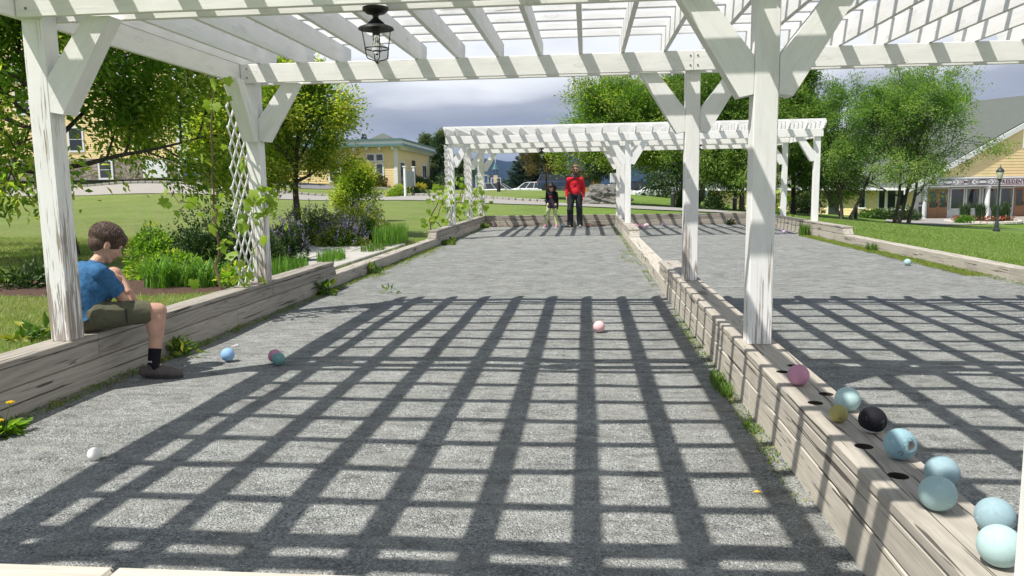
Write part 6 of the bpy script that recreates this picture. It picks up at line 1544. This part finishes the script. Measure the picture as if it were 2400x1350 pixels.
def strands(parent, name, roots, mat, seed, n, L, rad, R, c, down=.6, curl=0.0, back=.2, s=1, tk=1.0):
    """locks of hair lying over the cap"""
    rng = np.random.default_rng(seed); m = MB(); c = Vector(c)
    for k in range(n):
        a = rng.uniform(0, 6.283); e = rng.uniform(roots[0], roots[1]); d = Vector((math.cos(a)*math.cos(e), math.sin(a)*math.cos(e), math.sin(e)))
        L_ = L*(.55 if e < .1 else 1)
        if roots[2] and d.y > roots[2] and e < .55: continue
        p = c+R @ Vector((d.x*rad[0], d.y*rad[1], d.z*rad[2]+.02*s)); tang = (R @ (Vector((d.x*.35, d.y*.35, 0))-Vector((0, 0, down))+Vector((0, -back, 0)))).normalized(); nrm = (R @ d).normalized()
        pts = [p]; q = p; l = L_*rng.uniform(.6, 1.2)
        for j in range(4):
            q = q+tang*l/4+nrm*(.0015*s if j < 1 else -.004*s)+Vector(rng.normal(0, .003+curl, 3).tolist()); lq = R.transposed() @ (q-c); e_ = math.sqrt((lq.x/rad[0])**2+(lq.y/rad[1])**2+((lq.z-.02*s)/rad[2])**2)
            if curl < .002 and e_ > 1.03 and lq.z > -.05*s: q = c+R @ (Vector((lq.x, lq.y, lq.z-.02*s))*(1.03/e_)+Vector((0, 0, .02*s)))
            pts.append(q.copy()); tang = (tang-nrm*.25*(j*.3)).normalized()
        m.tube(pts, [.0065*s*tk, .0075*s*tk, .006*s*tk, .004*s*tk, .001*s*tk], 4, cap=False)
    o = m.build(name, mat, parent, True); o['kind'] = 'stuff'; return o

sk_boy = skin_mat('skin_light', (.55, .33, .24)); hair_br = simple('hair_brown', (.085, .048, .030), .55, var=.5, scale=60, bmp=.6)
shirt_m = cloth('shirt_blue', (.045, .145, .30), .3, 40, .5); short_m = cloth('shorts_olive', (.115, .115, .075)); sock_m = cloth('sock_black', (.012, .012, .016)); shoe_m = cloth('shoe_brown_grey', (.13, .115, .108), .3, 60); sole_m = simple('shoe_sole', (.045, .042, .042), .8); lace_m = simple('laces_black', (.015, .015, .015), .7)

def build_boy():
    B = Vector((-3.42, 4.99, WH)); t = empty('person', tuple(B), 0, 'boy in a blue T-shirt and olive shorts sitting on the wall against the first post', 'person')
    q = lambda x, y, z: Vector((x, y, z))-B
    hipR, hipL = q(-3.355, 4.985, .475), q(-3.50, 5.06, .475); kneeR, ankR = q(-3.055, 5.22, .470), q(-3.06, 5.12, .10)
    kneeL, ankL = q(-3.49, 5.40, .715), q(-3.46, 5.60, .45)
    pel = q(-3.43, 5.0, .47); waist = q(-3.435, 4.99, .60); chest = q(-3.415, 5.03, .73); nb = q(-3.405, 5.075, .835); hd = q(-3.372, 5.155, .962)
    shR, shL = q(-3.318, 4.985, .775), q(-3.515, 5.10, .785)
    elR, wrR = q(-3.245, 5.115, .565), q(-3.335, 5.345, .497); elL, wrL = q(-3.40, 5.345, .680), q(-3.325, 5.30, .600)
    m = MB()
    chain(m, [pel, waist, chest], [.105, .10, .105]); capsule(m, shR, shL, .052, .052); ell(m, tuple((chest+waist)/2), (.125, .10, .13)); chain(m, [chest, nb, hd-Vector((0, 0, .05))], [.07, .044, .042])
    chain(m, [shR, elR, wrR], [.046, .034, .023]); chain(m, [shL, elL, wrL], [.046, .034, .023])
    chain(m, [hipR, kneeR], [.090, .060]); chain(m, [kneeR, kneeR.lerp(ankR, .3), ankR], [.057, .055, .034]); ell(m, tuple(kneeR.lerp(ankR, .3)+Vector((-.015, -.012, 0))), (.05, .052, .085))
    chain(m, [hipL, kneeL], [.090, .060]); chain(m, [kneeL, kneeL.lerp(ankL, .3), ankL], [.057, .055, .034])
    chain(m, [ankR, ankR+Vector((.06, .01, -.05))], [.034, .03]); chain(m, [ankL, ankL+Vector((.02, .06, -.04))], [.034, .03])
    hand(m, wrL, (-.02, -.12, -.75), (-.25, .9, -.1), 1.02, .45, -1); hand(m, wrR, (-.55, .75, .05), (-.2, .2, -.6), 1.02, .5, 1)
    R = head_frame((.64, .70, -.60), (.10, .10, 1)); s = 1.10
    head_shapes(m, hd, R, s)
    skin_blob('body', m, sk_boy, t, .0062, 3)
    face_parts(t, hd, R, s, simple('lips_pink', (.42, .18, .15), .5))
    # hair: fused cap with combed-down fringe
    m = MB(); c = hd; T = lambda x, y, z: c+R @ Vector((x*s, y*s, z*s))
    ell(m, T(0, -.012, .046), (.097*s, .112*s, .098*s), R); ell(m, T(0, -.048, -.004), (.078*s, .056*s, .072*s), R); ell(m, T(0, .068, .070), (.070*s, .038*s, .040*s), R); ell(m, T(.0, .090, .045), (.056*s, .016*s, .024*s), R)
    for sx in (-1, 1): capsule(m, T(sx*.074, .035, .05), T(sx*.077, .028, .005), .022*s, .008*s); ell(m, T(sx*.066, -.035, -.005), (.014*s, .034*s, .036*s), R)
    hr = skin_blob('hair', m, hair_br, t, .007, 2, .002, 50)
    strands(hr, 'hair_locks', (.12, 1.5, .55), hair_br, 3, 1500, .085*s, (.095*s, .108*s, .096*s), R, hd+R @ Vector((0, -.012*s, .028*s)), .75, .0004, .05, s, .26)
    # T-shirt
    m = MB(); chain(m, [pel+Vector((-.0, .0, .01)), waist, chest], [.122, .115, .118]); capsule(m, shR, shL, .062, .062); ell(m, tuple((chest+waist)/2), (.138, .113, .14)); chain(m, [chest, nb-Vector((0, 0, .02))], [.09, .062])
    eR = shR.lerp(elR, .72); eL = shL.lerp(elL, .6); chain(m, [shR, eR], [.063, .062]); chain(m, [shL, eL], [.063, .058]); capsule(m, pel+Vector((.02, -.02, -.04)), pel+Vector((-.03, .01, -.03)), .118, .11)
    skin_blob('t_shirt', m, shirt_m, t, .0085, 3, .0055, 15, clip=[(q(-3.42, 5, .368), (0, 0, -1)), (eR, elR-shR), (nb+Vector((0, 0, .012)), (.25, .3, 1)), (tuple(eL+Vector((.25, 0, 0))), (1, 0, 0))])
    # shorts
    m = MB(); chain(m, [hipR, hipR.lerp(kneeR, .86)], [.100, .082]); chain(m, [hipL, hipL.lerp(kneeL, .72)], [.100, .085]); capsule(m, pel, hipR, .118, .105); capsule(m, pel, hipL, .118, .105); ell(m, tuple(pel+Vector((0, 0, -.02))), (.125, .12, .10))
    sh = skin_blob('shorts', m, short_m, t, .0085, 2, .004, 13, clip=[(hipR.lerp(kneeR, .84), kneeR-hipR), (q(-3.42, 5, WH+.002), (0, 0, -1)), (hipL.lerp(kneeL, .74), kneeL-hipL), (pel+Vector((0, 0, .11)), (0, 0, 1))])
    m = MB(); a = hipR.lerp(kneeR, .42)+Vector((.060, -.066, .045)); m.tube([a, a+Vector((.012, -.022, -.05)), a+Vector((.012, -.018, -.10))], [.005, .006, .005], 6); m.build('pocket_zip', lace_m, t, True)
    # sock and shoes
    m = MB(); chain(m, [kneeR.lerp(ankR, .70), ankR, ankR+Vector((.02, .0, -.03))], [.045, .041, .041]); sk = skin_blob('sock', m, sock_m, t, .007, 1, clip=[(kneeR.lerp(ankR, .71), kneeR-ankR)])
    mk = MB(); a = kneeR.lerp(ankR, .93)+Vector((-.006, -.0425, 0))
    mk.tube([a+Vector((-.014, 0, .006)), a+Vector((0, -.001, -.001)), a+Vector((.014, 0, .006))], .0022, 4); mk.tube([a+Vector((-.014, 0, -.007)), a+Vector((0, -.001, 0)), a+Vector((.014, 0, -.007))], .0022, 4); mk.build('sock_mark', trim, sk)
    shoe(t, ankR+Vector((.0, .0, -.008)), (.98, .05, 0), .29, shoe_m, sole_m, lace=lace_m, h=.092)
    shoe(t, ankL+Vector((.0, .02, .002)), (.35, .9, 0), .25, shoe_m, sole_m, h=.092, lace=lace_m)
build_boy(); bpy.data.objects['person'].location.x -= .03

def build_man():
    B = Vector((-.36, 24.55, 0.0)); t = empty('person', tuple(B), 0, 'bearded man in a red pullover and dark trousers standing at the far end wall', 'person')
    S = 1.075; q = lambda x, y, z: Vector((x*S, y*S, z*S))
    sk = skin_mat('skin_man', (.55, .32, .24)); red = cloth('pullover_red', (.58, .025, .038), .15, 12, .5); gr = cloth('trousers_charcoal', (.035, .037, .045), .3, 10, .6); collar = cloth('neck_gaiter_grey', (.10, .10, .12), .6, 40)
    hair = simple('hair_blond', (.26, .15, .075), .6, var=.4, scale=80); beard = simple('beard_reddish', (.22, .10, .05), .7, var=.4, scale=80)
    hipL, hipR = q(-.11, 0, .93), q(.11, 0, .93); kL, kR = q(-.145, -.02, .50), q(.12, -.02, .50); aL, aR = q(-.15, .03, .09), q(.135, .02, .09)
    shL, shR = q(-.185, .0, 1.415), q(.185, 0, 1.415); eL, eR = q(-.245, .02, 1.13), q(.245, .02, 1.13); wL, wR = q(-.245, -.05, .875), q(.245, -.05, .875); hd = q(.01, -.02, 1.685)
    m = MB(); chain(m, [q(0, 0, .95), q(0, 0, 1.15), q(0, 0, 1.33)], [.10*S, .09*S, .09*S]); capsule(m, shL, shR, .045*S, .045*S); chain(m, [q(0, 0, 1.42), q(.005, -.01, 1.60)], [.075*S, .06*S])
    for h_, k_, a_ in ((hipL, kL, aL), (hipR, kR, aR)): chain(m, [h_, k_, k_.lerp(a_, .35), a_, a_+q(0, -.06, -.04)], [.095*S, .062*S, .06*S, .04*S, .035])
    for s_, e_, w_, sd in ((shL, eL, wL, -1), (shR, eR, wR, 1)): chain(m, [s_, e_, w_], [.048*S, .040*S, .030*S]); hand(m, w_, (0, -.12, -1), (-sd, -.15, 0), 1.15*S, .25, sd)
    R = head_frame((.03, -1, -.12)); s = 1.03*S*1.05; head_shapes(m, hd, R, s); skin_blob('body', m, sk, t, .0115, 2)
    face_parts(t, hd, R, s, MAT['lips_pink'], False)
    T = lambda x, y, z: hd+R @ Vector((x*s, y*s, z*s))
    m = MB(); ell(m, T(0, -.012, .055), (.086*s, .098*s, .080*s), R); ell(m, T(0, .05, .095), (.062*s, .045*s, .030*s), R); ell(m, T(0, -.05, .01), (.080*s, .060*s, .075*s), R); skin_blob('hair', m, hair, t, .011, 1, .004, 40, clip=[(T(0, .062, .05), R @ Vector((0, 1, -.55)))])
    m = MB(); ell(m, T(0, .048, -.082), (.062*s, .052*s, .040*s), R); capsule(m, T(-.066, .02, -.045), T(-.04, .05, -.085), .020*s, .022*s); capsule(m, T(.066, .02, -.045), T(.04, .05, -.085), .020*s, .022*s); capsule(m, T(-.024, .090, -.046), T(.024, .090, -.046), .010*s, .010*s); skin_blob('beard', m, beard, t, .009, 1, .003, 60)
    m = MB(); lens = simple('sunglass_lens', (.008, .008, .01), .1)
    for sx in (-1, 1): m.ball(T(sx*.031, .090, .008), .024*s, 12, 8, (1, .35, .72), R)
    m.tube([T(-.012, .1, .014), T(.012, .1, .014)], .003, 5)
    for sx in (-1, 1): m.tube([T(sx*.055, .084, .014), T(sx*.086, .0, .012)], .003, 5)
    m.build('sunglasses', lens, t, True)
    # pullover
    m = MB(); chain(m, [q(-.05, 0, .96), q(-.06, 0, 1.15), q(-.05, 0, 1.36)], [.118*S, .12*S, .125*S]); chain(m, [q(.05, 0, .96), q(.06, 0, 1.15), q(.05, 0, 1.36)], [.118*S, .12*S, .125*S]); ell(m, tuple(q(0, -.02, 1.05)), (.175*S, .125*S, .17*S)); ell(m, tuple(q(0, -.01, 1.30)), (.195*S, .13*S, .17*S)); capsule(m, shL, shR, .062*S, .062*S); chain(m, [q(0, 0, 1.42), q(0, 0, 1.52)], [.11*S, .065*S])
    for s_, e_, w_ in ((shL, eL, wL), (shR, eR, wR)): chain(m, [s_, e_, w_.lerp(e_, .06)], [.064*S, .056*S, .043*S])
    skin_blob('pullover', m, red, t, .013, 2, .008, 9, clip=[(q(0, 0, .915), (0, 0, -1))])
    m = MB(); capsule(m, q(-.05, 0, 1.515), q(.05, 0, 1.515), .075*S, .075*S); capsule(m, q(0, -.065, 1.49), q(0, -.10, 1.42), .05*S, .03*S); capsule(m, q(0, 0, 1.5), q(0, -.01, 1.555), .085*S, .072*S); skin_blob('collar', m, collar, t, .012, 1, .006, 30)
    # trousers
    m = MB(); ell(m, tuple(q(0, 0, .95)), (.165*S, .135*S, .12*S))
    for h_, k_, a_ in ((hipL, kL, aL), (hipR, kR, aR)): chain(m, [h_, k_, a_+q(0, 0, .0)], [.108*S, .094*S, .088*S])
    skin_blob('trousers', m, gr, t, .013, 2, .012, 9, clip=[(q(0, 0, 1.02), (0, 0, 1)), (q(0, 0, .035), (0, 0, -1))])
    shoe(t, aL+q(0, 0, -.0), (-.8, -.6, 0), .31*S, cloth('shoe_grey', (.06, .062, .07)), sole_m, h=.0955); shoe(t, aR, (.1, -1, 0), .30*S, cloth('shoe_light_grey', (.20, .20, .21)), sole_m, h=.0955)
    m = MB(); m.lathe([(.042, -.012), (.042, .012)], tuple(wR+Vector((0, .01, .02))), 14); m.build('watch', metal_black, t, True)
build_man()

def leggings_mat():
    m, t, bs, out = material('leggings_patterned'); tc = t.new('ShaderNodeTexCoord'); p = tc.outputs['Object']; v = t.voro(p, 17, 'F1', 'Distance'); n = t.noise(p, 22, 3, .6)
    c = t.mix(t.ramp(v, [(.28, 1), (.38, 0)]), (.56, .60, .30), (.05, .06, .04)); c = t.mix(t.ramp(n, [(.5, 0), (.6, .7)]), c, (.62, .62, .48)); setin(t, bs.inputs['Base Color'], c); bs.inputs['Roughness'].default_value = .8; return m
def build_girl():
    B = Vector((-1.10, 24.52, 0.0)); t = empty('person', tuple(B), 0, 'girl with curly dark hair, black jacket and patterned leggings beside the man', 'person')
    q = lambda x, y, z: Vector((x, y, z)); sk = skin_mat('skin_girl', (.50, .30, .21))
    jk = cloth('jacket_black', (.014, .014, .02), .3, 14, .5); tee = cloth('tunic_plum', (.085, .055, .085), .6, 16, .4); pk = cloth('shoe_pink', (.45, .20, .30)); hair = simple('hair_dark', (.035, .02, .015), .6, var=.5, scale=60)
    hL, hR = q(-.085, 0, .70), q(.085, 0, .70); kL, kR = q(-.13, -.03, .39), q(.12, -.05, .38); aL, aR = q(-.195, .04, .085), q(.165, -.08, .085)
    sL, sR = q(-.125, .0, 1.085), q(.135, 0, 1.085); eL, eR = q(-.155, .07, .85), q(.17, .07, .85); wL, wR = q(-.135, .04, .64), q(.155, .04, .64); hd = q(.0, -.05, 1.255)
    m = MB(); chain(m, [q(0, 0, .72), q(0, .01, .88), q(0, 0, 1.02)], [.10, .09, .10]); capsule(m, sL, sR, .045, .045); chain(m, [q(0, 0, 1.06), q(0, -.03, 1.18)], [.05, .042])
    for h_, k_, a_ in ((hL, kL, aL), (hR, kR, aR)): chain(m, [h_, k_, k_.lerp(a_, .35), a_, a_+q(0, -.04, -.04)], [.072, .05, .047, .034, .03])
    for s_, e_, w_, sd in ((sL, eL, wL, -1), (sR, eR, wR, 1)): chain(m, [s_, e_, w_], [.04, .03, .022]); hand(m, w_, (0, -.1, -1), (-sd, -.1, 0), .85, .4, sd)
    R = head_frame((-.05, -1, -.42)); s = 1.05; head_shapes(m, hd, R, s); skin_blob('body', m, sk, t, .010, 2); face_parts(t, hd, R, s, MAT['lips_pink'])
    T = lambda x, y, z: hd+R @ Vector((x*s, y*s, z*s))
    m = MB(); ell(m, T(0, -.02, .055), (.098*s, .11*s, .090*s), R); ell(m, T(-.085, .0, -.06), (.040*s, .05*s, .10*s), R); ell(m, T(.085, .0, -.06), (.040*s, .05*s, .10*s), R); ell(m, T(0, -.06, -.05), (.10*s, .055*s, .13*s), R); ell(m, T(.0, .06, .095), (.07*s, .045*s, .035*s), R); ell(m, T(.02, -.03, .15), (.035*s, .035*s, .03*s), R)
    hr = skin_blob('hair', m, hair, t, .010, 1, .012, 26)
    strands(hr, 'hair_locks', (-.5, 1.4, .45), hair, 8, 160, .16, (.10*s, .10*s, .095*s), R, hd, .8, .012, .1, 1.1)
    m = MB(); chain(m, [q(0, 0, .70), q(0, .01, .88), q(0, 0, 1.03)], [.135, .115, .112]); capsule(m, sL, sR, .052, .052); capsule(m, q(-.06, -.01, .68), q(.07, -.01, .66), .105, .105); skin_blob('tunic', m, tee, t, .012, 2, .008, 14, clip=[(q(0, 0, .61), (0, 0, -1)), (q(0, -.03, 1.14), (0, 0, 1))])
    m = MB(); chain(m, [q(0, .02, .80), q(0, .02, .90), q(0, .01, 1.03)], [.125, .125, .124]); capsule(m, sL, sR, .062, .062)
    for s_, e_, w_ in ((sL, eL, wL), (sR, eR, wR)): chain(m, [s_, e_, w_+Vector((0, 0, -.03))], [.060, .052, .048])
    for sx in (-1, 1): capsule(m, q(sx*.115, .03, .95), q(sx*.13, .03, .66), .058, .05)
    skin_blob('jacket', m, jk, t, .012, 2, .006, 14)
    m = MB(); a = q(-.03, -.142, .98); m.prism([a+q(-.05, 0, -.03), a+q(.06, 0, 0), a+q(-.02, 0, .035)], (0, -.004, 0), (0, .004, 0)); m.build('chest_print', simple('print_red', (.5, .03, .04), .7), t)
    m = MB()
    for h_, k_, a_ in ((hL, kL, aL), (hR, kR, aR)): chain(m, [h_+Vector((0, 0, .02)), k_, k_.lerp(a_, .35), a_], [.082, .060, .057, .042])
    skin_blob('leggings', m, leggings_mat(), t, .010, 2, .003, 20)
    shoe(t, aL, (-.35, -.9, 0), .22, pk, trim, h=.085); shoe(t, aR, (-.1, -1, 0), .22, pk, trim, h=.085)
build_girl()
# ---------------------------------------------------------------- the air between here and the mountain
def haze():
    m = bpy.data.materials.new('haze_air'); m.use_nodes = True; t = NT(m.node_tree); t.n.clear()
    v = t.new('ShaderNodeVolumePrincipled'); v.inputs['Color'].default_value = (.20, .48, 1.0, 1); v.inputs['Density'].default_value = .00006; v.inputs['Anisotropy'].default_value = .2
    out = t.new('ShaderNodeOutputMaterial'); t.link(v.outputs[0], out.inputs['Volume'])
    mb = MB(); mb.box((0, 2900, -70), (7000, 7600, 500)); o = mb.build('haze', m); o['kind'] = 'stuff'
haze()
